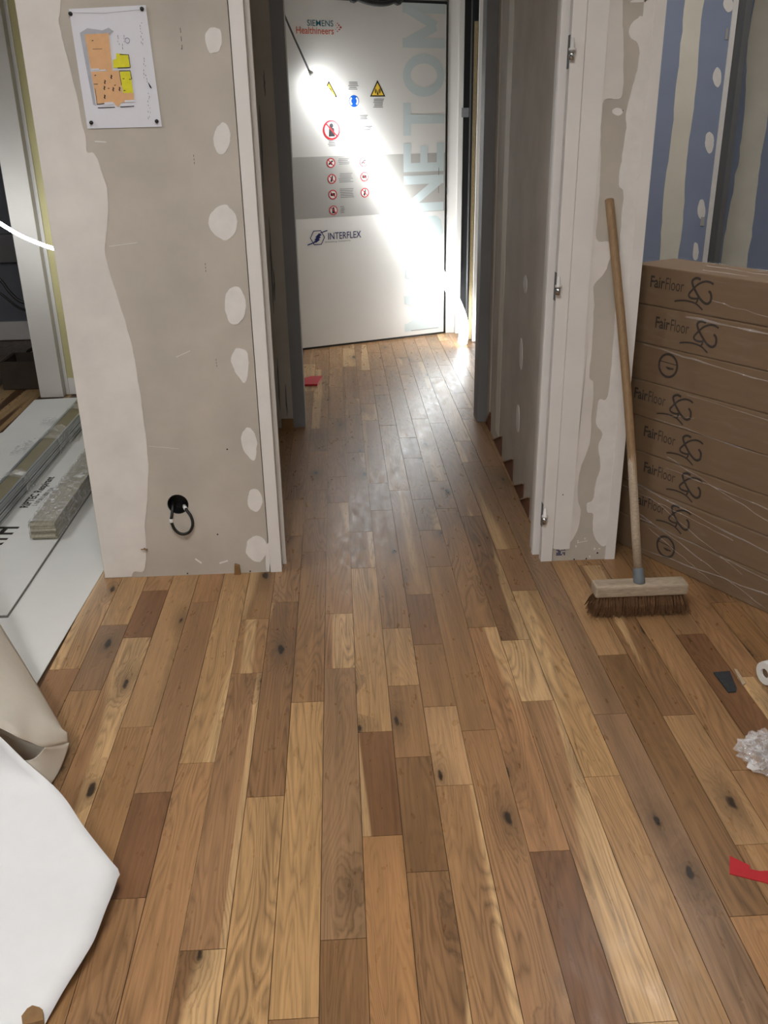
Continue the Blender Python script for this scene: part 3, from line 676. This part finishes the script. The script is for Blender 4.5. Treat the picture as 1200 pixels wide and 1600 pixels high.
luminaire(-2.4, 1.9, 0.48, 0.48, 'added square ceiling luminaire over the left room with the white boards')  # added lamp out of view, brightens the white sheets on the left
luminaire(1.4, 3.3, 0.44, 0.25, 'added small ceiling luminaire over the cartons by the blue wall')  # added lamp out of view, brightens the blue wall

# ---- LED hose by the door
leds = [(490, 120), (525, 168), (560, 216), (596, 274), (630, 330), (662, 384), (692, 434), (711, 466), (723, 492)]
fo = DN.dot(D0)+0.075
LP = [on_plane(x, y, DN, fo) for x, y in leds]
LP[7] = on_y(710, 466, 6.55); LP[8] = on_y(721, 493, 6.45)
end = fl(723, 534, 0.036)
LP = LP + [on_y(725, 512, 6.44), end]
t = thing('led_light_hose', (end.x, end.y, 0.0), 'glowing white LED light hose slung diagonally across the shielded door', 'work light')
tube('glowing_hose', crom(LP, 6), 0.034, 'led', t, 16)
tube('end_cap', [LP[0]+(LP[0]-LP[1]).normalized()*0.045, LP[0]+(LP[0]-LP[1]).normalized()*0.001], [.008, .024], 'white_plastic', t, 16)
c1 = LP[0]+(LP[0]-LP[1]).normalized()*0.044; c2 = on_plane(436, 4, DN, fo)
cz = c2 + (c2-c1).normalized()*0.3
tube('supply_cable', [c1, c1.lerp(c2, .5)+Vector((0, 0, -.006)), c2, cz, Vector((cz.x-.1, cz.y, CEIL_Z))], 0.006, 'steel_grey', t, 8)
# black cable loop over the door
cp_ = [on_plane(x, y, DN, fo) for x, y in ((545, -14), (560, -2), (578, 4), (598, 6), (614, 2), (628, -10))]
cp_ = [Vector((cp_[0].x-.05, cp_[0].y, CEIL_Z))] + cp_ + [Vector((cp_[-1].x+.05, cp_[-1].y, CEIL_Z))]
o = tube('hanging_cable', crom(cp_, 6), 0.016, 'rubber', None, 10); tag(o, 'thick black cable loop hanging over the top of the shielded door', 'cable')
# ---- LED hose in the side room
pts = [on_y(x, y, 4.95) for x, y in ((-80, 285), (-40, 325), (0, 349), (30, 367), (60, 380), (90, 390), (130, 396))]
t = thing('led_light_hose', (pts[0].x, pts[0].y, pts[0].z), 'glowing white LED light hose curving behind the left wall edge', 'work light')
tube('glowing_hose', crom(pts, 5), 0.009, 'led_side', t, 12)
tube('supply_cable', [pts[0], pts[0]+Vector((-.1, 0, .3)), Vector((pts[0].x-.1, pts[0].y, CEIL_Z))], 0.005, 'rubber', t, 8)

# ---- floor plan poster
t = thing('floor_plan_poster', tuple(on_y(180, 105, WY)), 'white floor plan print with orange and yellow rooms pinned to the left wall', 'poster')
fp = Face2((0, WY-0.003, 0), (1, 0, 0), (0, 0, 1))
cr = [fp.px(x, y) for x, y in ((136.7, 201), (253, 198), (227.5, 8), (107.5, 14))]
bm = bmesh.new(); N = 12; gr = []
for j in range(N+1):
    row = []
    for i in range(N+1):
        u, v = i/N, j/N
        a = (1-u)*(1-v)*cr[0][0]+u*(1-v)*cr[1][0]+u*v*cr[2][0]+(1-u)*v*cr[3][0]; b = (1-u)*(1-v)*cr[0][1]+u*(1-v)*cr[1][1]+u*v*cr[2][1]+(1-u)*v*cr[3][1]
        row.append(bm.verts.new(fp.p(a, b, 0.0008*math.sin(u*5)*math.sin(v*4))))
    gr.append(row)
for j in range(N):
    for i in range(N): bm.faces.new((gr[j][i], gr[j][i+1], gr[j+1][i+1], gr[j+1][i]))
from_bm('paper_sheet', bm, 'paper', t, True)
def pp(x, y): return fp.px(80+x/6, y/6)
def pprint(name, pts, mat, lift): return flat_poly(name, fp, [pp(*q) for q in pts], mat, t, lift)
pprint('plan_margin', [(270, 310), (340, 265), (480, 285), (540, 260), (582, 292), (545, 325), (320, 325), (420, 990), (395, 980)], 'plan_grey', .0020)
pprint('plan_hall', [(315, 322), (540, 312), (575, 655), (375, 655)], 'plan_orange', .0024)
pprint('plan_rooms', [(375, 672), (520, 668), (520, 640), (575, 640), (575, 665), (640, 662), (668, 870), (775, 872), (778, 950), (660, 962), (625, 1005), (592, 965), (430, 978)], 'plan_orange', .0022)
pprint('plan_room_yellow', [(580, 562), (610, 552), (610, 500), (722, 512), (742, 635), (585, 637)], 'plan_yellow', .0024)
pprint('plan_room_yellow', [(645, 672), (745, 668), (770, 872), (675, 872)], 'plan_yellow', .0024)
bm = bmesh.new()
def pr_line(pts, w): bm_ribbon(bm, fp, [pp(*q) for q in pts], w, .0028)
pr_line([(645, 512), (727, 514), (743, 632), (625, 638)], .0022); pr_line([(640, 665), (742, 664), (757, 745)], .0022); pr_line([(640, 668), (662, 800)], .0015)
pr_line([(430, 978), (500, 970)], .0015); pr_line([(440, 1010), (600, 1005)], .0022); pr_line([(650, 1003), (780, 995)], .0022)
pr_line([(400, 790), (440, 788)], .0016); pr_line([(390, 462), (480, 460)], .0010); pr_line([(415, 830), (432, 975)], .0012)
rr = random.Random(11)
for x, y in ((505, 770), (500, 825), (503, 908), (565, 722), (583, 838), (642, 835)):
    pr_line([(x-4, y-18), (x+6, y-8), (x-3, y+2), (x+4, y+18)], .0034)
for x, y in ((390, 383), (415, 708), (600, 800), (540, 830), (680, 740), (740, 745), (690, 850)): pr_line([(x-8, y), (x+8, y-2)], .002)
for x, y, n in ((870, 540, 8), (895, 705, 3), (905, 870, 10), (840, 210, 9), (630, 330, 4), (670, 330, 5)):
    for k in range(n):
        xx = x+rr.uniform(-10, 14)+k*1.5; yy = y+k*26*rr.uniform(.9, 1.1); pr_line([(xx, yy), (xx+3, yy+rr.uniform(8, 22))], .0010)
pr_line([(210, 120), (500, 125), (870, 90)], .0006); pass
o = from_bm('plan_lines', bm, 'ink', t); o['kind'] = 'stuff'
bm = bmesh.new()
for k in range(5): bm_ribbon(bm, fp, [pp(912+k*5, 775+k*8), pp(930+k*3, 820+k*2)], .0020, .0028)
o = from_bm('blue_stamp', bm, 'navy', t); o['kind'] = 'stuff'
bm = bmesh.new(); bm_ring(bm, fp, *pp(715, 380), .006, .007, .0028, 14); from_bm('compass_mark', bm, 'navy', t)
for x0, y0, x1, y1 in ((375, 645, 450, 660), (460, 655, 510, 668), (575, 645, 620, 660), (500, 960, 582, 985), (690, 940, 780, 960)):
    flat_poly('plan_white_block', fp, [pp(x0, y0), pp(x1, y0-4), pp(x1+2, y1-4), pp(x0+2, y1)], 'paper', t, .0026)
for x, y in ((110.5, 21.7), (222, 14), (143, 191.7), (245, 189.5)):
    a, b = fp.px(x, y); c = fp.p(a, b, 0)
    tube('push_pin', [c+Vector((0, .002, 0)), c+Vector((0, -.003, 0)), c+Vector((0, -.004, 0)), c+Vector((0, -.009, 0)), c+Vector((0, -.010, 0))], [.0055, .0055, .004, .0046, .0036], 'rubber', t, 12)

# ---- cable loop hanging out of the back box
lp = [(270.5, 785), (270, 792), (268.5, 805), (267.5, 812), (269, 819), (273, 827), (280, 833), (288, 834.5), (296, 831), (300.5, 823), (301, 815), (298, 806), (293, 799), (289, 793), (287, 787)]
dep = [.03, .0, -.016, -.02, -.02, -.02, -.02, -.022, -.022, -.022, -.02, -.016, -.008, .008, .034]
cp3 = [on_y(x, y, WY+d) for (x, y), d in zip(lp, dep)]
t = thing('looped_cable', (hc.x, WY-.01, hc.z), 'black looped cable with white tape sticking out of the wall box', 'cable')
cb_ = tube('cable', crom(cp3, 5), 0.0052, 'rubber', t, 10)
q = crom(cp3, 5); tube('white_tape', [q[14], q[15], q[17], q[18]], 0.0064, 'white_plastic', cb_, 12)
tube('white_sleeve', [q[-8], q[-6], q[-4]], 0.0066, 'white_plastic', cb_, 12)
# small hook and shim at the foot of the left wall
P = on_y(226, 857, WY-0.0015)
t = thing('wall_eyelet', (P.x, WY, P.z), 'tiny rusty metal eyelet low on the left wall', 'hook')
bm = bmesh.new(); bm_tube(bm, [P+Vector((.011*math.cos(a), -.007-.006*math.sin(a), .003*math.sin(a))) for a in [2*math.pi*k/14 for k in range(15)]], .0018, 6)
from_bm('ring', bm, 'nailwood', t); tube('shank', [P+Vector((0, .002, 0)), P+Vector((0, -.002, 0))], .003, 'steel_grey', t, 8)
P = on_y(371, 890, WY)
o = prism('wooden_shim', [(P.x-.011, WY-.001, 0), (P.x+.012, WY-.001, 0), (P.x+.009, WY-.001, .034), (P.x-.007, WY-.001, .040)], (0, -.012, 0), 'nailwood'); tag(o, 'small brown wooden shim on floor against the left wall', 'shim')
# ---- brown triangular wedges along the corridor wall
wd_px = [((755, 651), (766, 643.5), (765.5, 672)), ((769.5, 687.5), (783.5, 681), (783, 709)), ((787.5, 722.5), (801, 716.5), (800, 744)), ((803.5, 759), (817, 755), (813.5, 779)), ((812, 781.5), (826.5, 776), (824.5, 802))]
ordw = ['furthest', 'second furthest', 'middle', 'second nearest', 'nearest']
WORD = {'nearest': 'nearest', 'second nearest': 'second nearest', 'middle': 'the middle one,'}
for (A, B, Cc), wn in zip(wd_px, ordw):
    cw = CC-0.005
    b = on_plane(*B, NC, cw); yf, yn, hgt = fl(*A).y, b.y, b.z; yf = min(yf, 4.53)
    X = lambda Y, o: xw(Y)-o
    t = thing('floor_wedge', (X(yn, .005), yn, 0), 'reddish brown triangular wedge at the corridor wall, %s from the doorway' % WORD.get(wn, wn), 'wedge', 'brown wedges along the corridor wall')
    wb_ = prism('wedge_body', [(X(yf, .005), yf, 0), (X(yn, .005), yn, hgt-.004), (X(yn, .005), yn, 0)], (.0042, 0, 0), 'wedge', t)
    V = [(X(yf, .010), yf, .0005), (X(yn, .010), yn, hgt-.0035), (X(yn, .0008), yn, hgt-.0035), (X(yf, .0008), yf, .0005)]
    V += [(x, y, z+.005) for x, y, z in V]
    raw('pale_edge', V, [(0, 1, 2, 3), (4, 5, 6, 7), (0, 1, 5, 4), (1, 2, 6, 5), (2, 3, 7, 6), (3, 0, 4, 7)], 'wedge_top', wb_)

# ---- broom leaning on the short wall
t = thing('broom', (0.925, 2.50, 0.0), 'worn push broom with wooden handle leaning against the white patched wall end', 'broom')
hl, hr_ = fl(926, 931, .105), fl(1070, 926, .105)
HY = 2.495; hx0, hx1 = 0.778, 1.076
bm = bmesh.new(); bm_box(bm, (hx0, HY-.030, .066), (hx1, HY+.030, .104), 0.007); 
hd = from_bm('head_block', bm, 'broom_wood', t)
bm = bmesh.new(); rr = random.Random(2)
nx, ny = 30, 5
for i in range(nx):
    for j in range(ny):
        for q in range(9):
            u = (i+.5)/nx; v = (j+.5)/ny
            bx_ = hx0+.010+(hx1-hx0-.020)*u+rr.uniform(-.003, .003); by = HY-.024+.048*v+rr.uniform(-.003, .003)
            sx = (u-.5)*2; sy = (v-.5)*2
            tip = Vector((bx_+sx*abs(sx)**3*.026+rr.uniform(-.009, .009), by+sy*.022+rr.uniform(-.010, .010), rr.uniform(.001, .008)))
            mid = Vector((bx_, by, .068)).lerp(tip, .5)+Vector((rr.uniform(-.003, .003), sy*.006+rr.uniform(-.003, .003), 0))
            bm_tube(bm, [(bx_, by, .068), mid, tip], [.0019, .0016, .0008], 3, False)
o = from_bm('bristles', bm, 'bristle', hd); o['kind'] = 'stuff'
hb = Vector(((on_y(997, 925, HY)).x, HY, .104)); ht = on_y(952, 312, WY-.024)
ax = (ht-hb).normalized()
tube('handle_socket', [hb-ax*.012, hb+ax*.004, hb+ax*.044, hb+ax*.046], [.0185, .0185, .0160, .0145], 'socket', t, 16)
hp = []
for k in range(25):
    f = k/24; p = (hb+ax*.02).lerp(ht, f); p += Vector((.009*math.sin(math.pi*f)*(1 if f > .3 else f/.3), 0, 0)); hp.append(p)
hp.append(ht+ax*.003)
tube('handle', hp, [.0135]*24+[.0135, .009], 'handle_wood', t, 16)
bm = bmesh.new(); bm_tube(bm, [hp[0]+ax*0.02, hp[3], hp[6], hp[8]], [.0142, .0140, .0138, .0134], 14); o = from_bm('bare_handle_end', bm, 'broom_wood', t, True); o['label'] = 'grey weathered lower end of the handle'

# ---- stack of flooring cartons
BA = fl(1010, 869); BB = fl(1200, 958.7); BU = (BB-BA); BU.z = 0; BU.normalize(); BN = BU.cross(Vector((0, 0, 1)))   # BN faces the camera
S0, S1, BWID, NB = -0.19, 1.02, 0.20, 8
TOP = 1.017; bh = TOP/NB
MB_ = Matrix(((BU.x, -BN.x, 0, BA.x), (BU.y, -BN.y, 0, BA.y), (0, 0, 1, 0), (0, 0, 0, 1)))
logo_s = [0.083, .151+.0, .124, .132, .076, .005, .138, .094]    # bottom to top: distance of the mark along the carton
logo_s = [0.083, 0.124, 0.151, 0.132, 0.076, 0.005, 0.138, 0.094]
names_b = ['bottom', 'second from bottom', 'third from bottom', 'fourth from bottom', 'fifth from bottom', 'sixth from bottom', 'second from top', 'top']
rr = random.Random(4)
for i in range(NB):
    z0 = i*bh; off = rr.uniform(-.004, .004); dy = rr.uniform(-.004, .004); ring = i in (0, 5)
    t = thing('flooring_carton', tuple(BA+Vector((0, 0, z0))), 'brown cardboard flooring carton with %s, %s of the stack' % ('a ring stamp' if ring else 'tree logo lettering', names_b[i]), 'carton', 'stacked flooring cartons')
    bm = bmesh.new(); bm_box(bm, (S0+off, dy, z0+.001), (S1+off, BWID+dy, z0+bh-.0005), 0.004, MB_)
    cbody = from_bm('carton_body', bm, 'card', t)
    fb = Face2(BA-BN*dy+Vector((0, 0, z0)), BU, (0, 0, 1)); ls = logo_s[i]; zc = bh*.56; lift = .0008
    bm = bmesh.new()
    if ring:
        bm_ring(bm, fb, ls, bh*.56, .034, .042, lift); bm_ribbon(bm, fb, [(ls-.034, bh*.56+.010), (ls+.036, bh*.56+.008)], .003, lift)
        from_bm('ring_stamp', bm, 'ink_card', cbody)
        bm = bmesh.new(); bm_ribbon(bm, fb, [(ls-.008, bh*.56-.006), (ls+.004, bh*.56-.009), (ls+.024, bh*.56-.007)], [.004, .009, .005], lift); from_bm('stamp_mark', bm, 'ink_card', cbody)
    else:
        def lg(pts): return [(ls+(x-660)/1750, zc-((y-300)-.16*(x-660))/2250) for x, y in pts]
        def stroke(pts, w, li): bm_ribbon(bm, fb, lg([(p.x, p.y) for p in crom([(a, b, 0) for a, b in pts], 4)]), w, li)
        stroke([(742, 252), (715, 236), (680, 233), (640, 252), (608, 288), (586, 322), (600, 346), (640, 352), (656, 340)], .0065, lift)
        stroke([(655, 217), (625, 208), (600, 226), (608, 262), (630, 300), (660, 345), (690, 376), (716, 386), (736, 366), (734, 322), (716, 297)], .0080, lift+.0002)
        stroke([(652, 345), (648, 368), (640, 386)], .006, lift+.0004)
        stroke([(492, 372), (530, 366), (580, 368), (640, 386), (690, 430)], .0055, lift+.0003)
        from_bm('tree_logo', bm, 'ink_card', cbody)
        lettering('bold_lettering', 'Fair', fb.p(ls-.203, zc-.012, lift), BU, (0, 0, 1), .060, .038, 'ink_card', cbody, .018)
        lettering('light_lettering', 'Floor', fb.p(ls-.139, zc-.012, lift), BU, (0, 0, 1), .074, .038, 'ink_card', cbody, -.004)
# stretch film round the stack with folds
t = thing('stretch_wrap', tuple(BA), 'clear stretch film wrapped around the stack of cartons', 'plastic wrap')
g = .008
bm = bmesh.new(); bm_box(bm, (S0-g-.002, -g, .004), (S1+g, BWID+g, TOP+g*.6), 0.004, MB_)
fb_ = [f for f in bm.faces if f.calc_center_median().z < .006]; bmesh.ops.delete(bm, geom=fb_, context='FACES')
fm_ = from_bm('film', bm, 'wrap', t)
fw = Face2(BA+BN*(g+.001), BU, (0, 0, 1)); bm = bmesh.new(); rr = random.Random(9)
for (s0, z0, s1, z1, w) in ((-.1, .02, .9, .10, .006), (-.12, .27, .4, .10, .005), (-.1, .265, .9, .16, .008), (-.15, .24, .35, .20, .004), (-.05, .16, .5, .02, .006), (.0, .12, .3, .02, .004), (.05, .36, .9, .33, .006),
                            (-.02, .52, .9, .50, .005), (.1, .63, .9, .60, .004), (.06, .88, .9, .86, .010), (-.1, .76, .5, .73, .006), (.05, .40, .5, .30, .004), (.02, .54, .14, .56, .003), (.15, .94, .5, .91, .004), (-.1, .14, .6, .115, .005)):
    n = 14; pts = [(s0+(s1-s0)*k/n, z0+(z1-z0)*k/n+rr.uniform(-.003, .003)) for k in range(n+1)]
    bm_ribbon(bm, fw, pts, [w*rr.uniform(.2, 1.1) for k in range(n+1)], rr.uniform(0, .001))
from_bm('film_folds', bm, 'streak', fm_)
ft = Face2(BA+Vector((0, 0, TOP+g*.6+.001)), BU, -BN); bm = bmesh.new()
for k in range(26):
    s = rr.uniform(-.1, .9); v = rr.uniform(.02, .17); L = rr.uniform(.04, .2)
    bm_ribbon(bm, ft, [(s, v), (s+L*.5, v+rr.uniform(-.015, .015)), (s+L, v+rr.uniform(-.02, .02))], [.004, rr.uniform(.008, .022), .004], 0.001*k/26)
from_bm('top_fold_highlights', bm, 'streak', fm_)

# ---- left side: sheets, stud bundle, strip bundle
def quad_sheet(name, pts, th, mat, parent=None): return prism(name, pts, (0, 0, th), mat, parent)
e1 = fl(165, 893); e2 = fl(60, 1055)
o = quad_sheet('floor_protection_sheet', [(-0.915, 1.9, .0), (-0.880, 2.95, .0), (-0.880, 3.6, 0), (-1.10, 3.9, 0), (-1.10, 5.26, 0), (-1.63, 5.26, .0), (-1.82, 5.24, .0), (-1.80, 4.62, .0), (-2.2, 4.0, 0), (-2.2, 1.9, .0)], .003, 'sheet')
tag(o, 'large white protection sheet lying on floor left of the wall', 'sheet')
t = thing('insulation_board', (-1.3, 2.9, .003), 'white printed board with dark edge lying on the white sheet', 'board')
prism('board_panel', [(-1.116, 2.612, .003), (-1.113, 4.4, .003), (-1.9, 4.4, .003), (-1.9, 2.612, .003)], (0, 0, .009), 'sheet', t)
prism('dark_edge', [(-1.1155, 2.610, .003), (-1.1125, 4.4, .003), (-1.1105, 4.4, .003), (-1.1135, 2.608, .003), (-1.9, 2.608, .003), (-1.9, 2.611, .003)], (0, 0, .0075), 'sheet_edge', t)
bz = .0126
def floor_text(s, bl, br, h, mat, bold, parent):
    a = fl(*bl, bz); b = fl(*br, bz); u = (b-a); w = u.length; u.normalize(); v = Vector((0, 0, 1)).cross(u)
    return lettering('lettering', s, a, u, v, w, h, mat, parent, bold)
floor_text('RIPTEC Respirant', (47.5, 793), (90, 745), .048, 'ink', .03, t)
floor_text('L NF38 0 800 15A', (57, 790), (86, 762), .022, 'ink', .01, t)
floor_text('RTH', (-6, 860), (31, 823), .10, 'ink', .03, t)
# galvanised studs, wrapped
t = thing('steel_stud_bundle', (-1.45, 4.0, .012), 'bundle of galvanised steel studs lying on the white boards', 'steel studs')
sx0, sx1 = -1.475, -1.385; nst = 6; shh = .076/nst
for i in range(nst):
    z0 = .0125+i*shh; off = random.uniform(-.002, .002); bm = bmesh.new()
    y0, y1 = 3.05, 5.05; th = .0016
    bm_box(bm, (sx0+off, y0, z0), (sx1+off, y1, z0+th)); bm_box(bm, (sx0+off, y0, z0+th), (sx0+off+th, y1, z0+shh-.0012)); bm_box(bm, (sx1+off-th, y0, z0+th), (sx1+off, y1, z0+shh-.0012))
    bm_box(bm, (sx1+off-.012, y0, z0+shh-.0024), (sx1+off, y1, z0+shh-.0012)); bm_box(bm, (sx0+off, y0, z0+shh-.0024), (sx0+off+.012, y1, z0+shh-.0012))
    from_bm('stud', bm, 'metal', t)
box('top_web', (sx0+.013, 3.05, .0125+.076-.004), (sx1-.013, 5.05, .0125+.076-.002), 'stud_inner_reflect', t)
for yc, ln in ((4.30, .10), (3.72, .04), (4.75, .05)):
    bm = bmesh.new()
    prof = [(sx0-.16, .014), (sx0-.08, .03), (sx0-.006, .092), (sx0+.04, .099), (sx1-.03, .096), (sx1+.004, .090), (sx1+.006, .05), (sx1+.006, .013)]
    A = [bm.verts.new((x, yc-ln, z)) for x, z in prof]; B = [bm.verts.new((x+.01*math.sin(i), yc+ln+.02*math.sin(i*2), z+.003)) for i, (x, z) in enumerate(prof)]
    for k in range(len(prof)-1): bm.faces.new((A[k], A[k+1], B[k+1], B[k]))
    from_bm('film_band', bm, 'crinkle', t)
# bundle of grey strips
t = thing('strip_bundle', (-1.16, 3.2, .012), 'bundle of weathered grey wooden strips lying on the printed white board', 'wood strips')
bx0, bx1, by0, by1 = -1.214, -1.118, 3.195, 4.35; nst = 6; hh = .072/nst; rr = random.Random(6)
for i in range(nst):
    o1, o2 = rr.uniform(-.004, .004), rr.uniform(-.008, .008)
    box('strip', (bx0+o1, by0+o2, .0125+i*hh), (bx1+o1+rr.uniform(-.003, .003), by1, .0125+(i+1)*hh-.0008), 'strip', t, .0015)
bm = bmesh.new()
prof = [(bx0-.006, .013), (bx0-.007, .05), (bx0-.004, .088), (bx0+.03, .092), (bx1-.03, .091), (bx1+.005, .088), (bx1+.009, .05), (bx1+.008, .013)]
n = 26; G = []
for j in range(n+1):
    y = by0+.004+(by1-by0)*j/n; G.append([bm.verts.new(Vector((x, y, z))+Vector((noise.noise(Vector((k*3.1, y*14, 0)))*.003, 0, noise.noise(Vector((k*2.3, y*16, 4)))*.003 if .02 < z else 0))) for k, (x, z) in enumerate(prof)])
for a, b in zip(G, G[1:]):
    for k in range(len(prof)-1): bm.faces.new((a[k], a[k+1], b[k+1], b[k]))
from_bm('film', bm, 'crinkle', t)

# ---- white membrane in the left foreground
t = thing('fleece_membrane', (-0.85, 1.55, .004), 'crumpled white fleece membrane in the left foreground', 'membrane')
def loft(name, A, B, mat, parent, nu=40, nv=16, bulge=0.0, thick=0.0012):
    A = crom(A, 10); B = crom(B, 10)
    def samp(L, t_):
        f = t_*(len(L)-1); i = min(int(f), len(L)-2); return L[i].lerp(L[i+1], f-i)
    V = []; Fc = []
    for i in range(nu+1):
        a, b = samp(A, i/nu), samp(B, i/nu)
        for j in range(nv+1):
            p = a.lerp(b, j/nv); p.z += bulge*math.sin(math.pi*j/nv) + noise.noise(p*6)*.004*math.sin(math.pi*j/nv); V.append(p)
    for i in range(nu):
        for j in range(nv): q = i*(nv+1)+j; Fc.append((q, q+1, q+nv+2, q+nv+1))
    o = raw(name, V, Fc, mat, parent, True)
    md = o.modifiers.new('thick', 'SOLIDIFY'); md.thickness = thick; md.offset = 0
    return o
RB = [fl(-90, 1085, .30), fl(-40, 1118, .28), fl(0, 1151, .25), fl(40, 1190, .20), fl(80, 1224, .16), fl(105, 1252, .14), fl(125, 1283, .115), fl(150, 1316, .09), fl(187, 1362, .055)]
RB2 = [fl(187, 1362, .055), fl(178, 1390, .05), fl(165, 1422, .046), fl(150, 1462, .042), fl(140, 1482, .038), fl(118, 1518, .03), fl(100, 1547, .024), fl(72, 1597, .014), fl(50, 1640, .010), fl(20, 1700, .008)]
edge = crom(RB, 4)[:-1] + crom(RB2, 4)
LB = [Vector((-1.45, 2.05, .34)), Vector((-1.42, 1.8, .22)), Vector((-1.35, 1.55, .12)), Vector((-1.3, 1.3, .06)), Vector((-1.2, 1.05, .02)), Vector((-1.0, .85, .008))]
loft('top_layer', [edge[i] for i in range(0, len(edge), 2)] + [edge[-1]], LB, 'membrane', t, 60, 20, 0.02)
E1 = [fl(-120, 780, .30), fl(-50, 890, .20), fl(0, 975, .13), fl(30, 1024, .105), fl(58, 1070, .085), fl(85, 1117, .06), fl(108, 1160, .035)]
E2 = [fl(-130, 1100, .36), fl(-60, 1115, .30), fl(0, 1138, .23), fl(28, 1152, .19), fl(48, 1160, .15), fl(70, 1167, .11), fl(108, 1160, .035)]
loft('folded_back', E1, E2, 'membrane_back', t, 40, 14, 0.03)
E3 = [fl(70, 1167, .11), fl(80, 1166, .09), fl(95, 1163, .06), fl(108.5, 1160, .035)]
E4 = [fl(38, 1188, .10), fl(55, 1203, .07), fl(72, 1218, .03), fl(80, 1224, .01)]
loft('fold_pleat', E3, E4, 'membrane_back', t, 14, 10, -0.012)
E5 = [fl(-20, 1130, .2), fl(10, 1142, .16), fl(40, 1158, .12), fl(70, 1168, .10)]
E6 = [fl(-20, 1200, .02), fl(10, 1205, .02), fl(30, 1212, .02), fl(50, 1214, .02)]
loft('inner_fold', E5, E6, 'membrane_back', t, 14, 8, 0.0)
o = prism('cardboard_scrap', [fl(x, y, .0) for x, y in ((38, 1606), (47, 1594), (55, 1589), (66, 1592), (71, 1596), (72, 1612), (40, 1620))], (0, 0, .03), 'nailwood'); tag(o, 'torn brown cardboard scrap at the bottom left corner', 'scrap')

# ---- bits on the floor to the right
o = prism('felt_offcut', [fl(x, y, .0) for x, y in ((1114.5, 1052), (1140, 1050), (1151, 1077), (1150, 1082), (1138, 1083))], (0, 0, .004), 'felt'); tag(o, 'small dark grey pointed felt offcut on floor beyond the crumpled film', 'offcut')
o = prism('red_tape', [fl(x, y, .0) for x, y in ((1140, 1338), (1171, 1353), (1172, 1359), (1187, 1362), (1215, 1360), (1215, 1388), (1196, 1380), (1140, 1366))], (0, 0, .002), 'red_tape'); tag(o, 'strip of red tape at the right edge of the floor', 'tape', 'red tape scraps')
o = prism('red_tape', [fl(x, y, .0) for x, y in ((474, 594), (486, 590.5), (503.5, 590), (496, 603), (474, 603.5))], (0, 0, .012), 'red_tape'); tag(o, 'red tape scrap on the corridor floor near the shielded door', 'tape', 'red tape scraps')
o = prism('wood_splinter', [fl(x, y, .0) for x, y in ((1147, 1047), (1151, 1047), (1165, 1069), (1160, 1072))], (0, 0, .004), 'wedge_top'); tag(o, 'thin pale wood splinter beside the dark felt offcut', 'splinter')
ra = fl(1188, 1052, .035); t = thing('white_roll', (ra.x, ra.y, 0), 'end of a small white roll at the right edge of the floor', 'roll')
rd = Vector((.96, .28, 0)).normalized(); rc_ = Vector((ra.x+.012, ra.y, .0335))
bm = bmesh.new(); n = 20
sd = rd.cross(Vector((0, 0, 1)))
R_ = []
for (r, d) in ((.014, .10), (.014, .0), (.033, .0), (.0335, .003), (.0335, .30), (.014, .30)):
    R_.append([bm.verts.new(rc_+rd*d+(sd*math.cos(2*math.pi*k/n)+Vector((0, 0, 1))*math.sin(2*math.pi*k/n))*r) for k in range(n)])
for a, b in zip(R_, R_[1:]):
    for k in range(n): bm.faces.new((a[k], a[(k+1) % n], b[(k+1) % n], b[k]))
from_bm('roll_body', bm, 'sheet', t, False)
tube('core', [rc_+rd*.006, rc_+rd*.29], .0138, 'card', t, 14)
# crumpled clear film
cf = fl(1203, 1192, 0); bm = bmesh.new(); bmesh.ops.create_icosphere(bm, subdivisions=4, radius=1.0)
for v in bm.verts:
    d = v.co.normalized(); r = 1+.35*noise.noise(d*2.3)+.30*noise.noise(d*6.1)+.12*noise.noise(d*13)
    v.co = Vector((cf.x+d.x*r*.066, cf.y+d.y*r*.075, max(.0015, .026+d.z*r*.034)))
o = from_bm('crumpled_film', bm, 'crinkle', None, False); tag(o, 'crumpled clear plastic film at the right edge of the floor', 'plastic film')
# ---- side room details: cables and crate
for i, (px, rr_, lb) in enumerate(((((-60, 410), (-20, 425), (0, 437), (14, 455), (30, 470), (47, 474)), .010, 'upper black cable hanging in the dark side room'),
                                   (((-60, 430), (-20, 445), (0, 458), (15, 470), (30, 481), (48, 487)), .008, 'lower black cable hanging in the dark side room'),)):
    o = tube('hanging_cable', crom([on_y(x, y, 5.6+.1*i) for x, y in px], 5), rr_, 'rubber', None, 8); tag(o, lb, 'cable')
o = tube('hanging_cable', crom([on_y(x, y, 6.2) for x, y in ((41, 561), (42, 553), (47, 547), (56, 545), (70, 546))], 5), .012, 'rubber', None, 8); tag(o, 'bent black cable stub above the dark room baseboard', 'cable')
t = thing('storage_crate', tuple(fl(45, 612)), 'dark wooden crate on floor in the dark side room', 'crate')
cb = fl(42, 612); 
for a, b in (((0, 0, 0), (.42, .02, .17)), ((0, .25, 0), (.42, .27, .17)), ((0, .02, 0), (.02, .25, .17)), ((.40, .02, 0), (.42, .25, .17)), ((.02, .02, 0), (.40, .25, .015))):
    box('crate_board', (cb.x-.16+a[0], cb.y+.06+a[1], a[2]), (cb.x-.16+b[0], cb.y+.06+b[1], b[2]), 'dark_crate', t, .002)
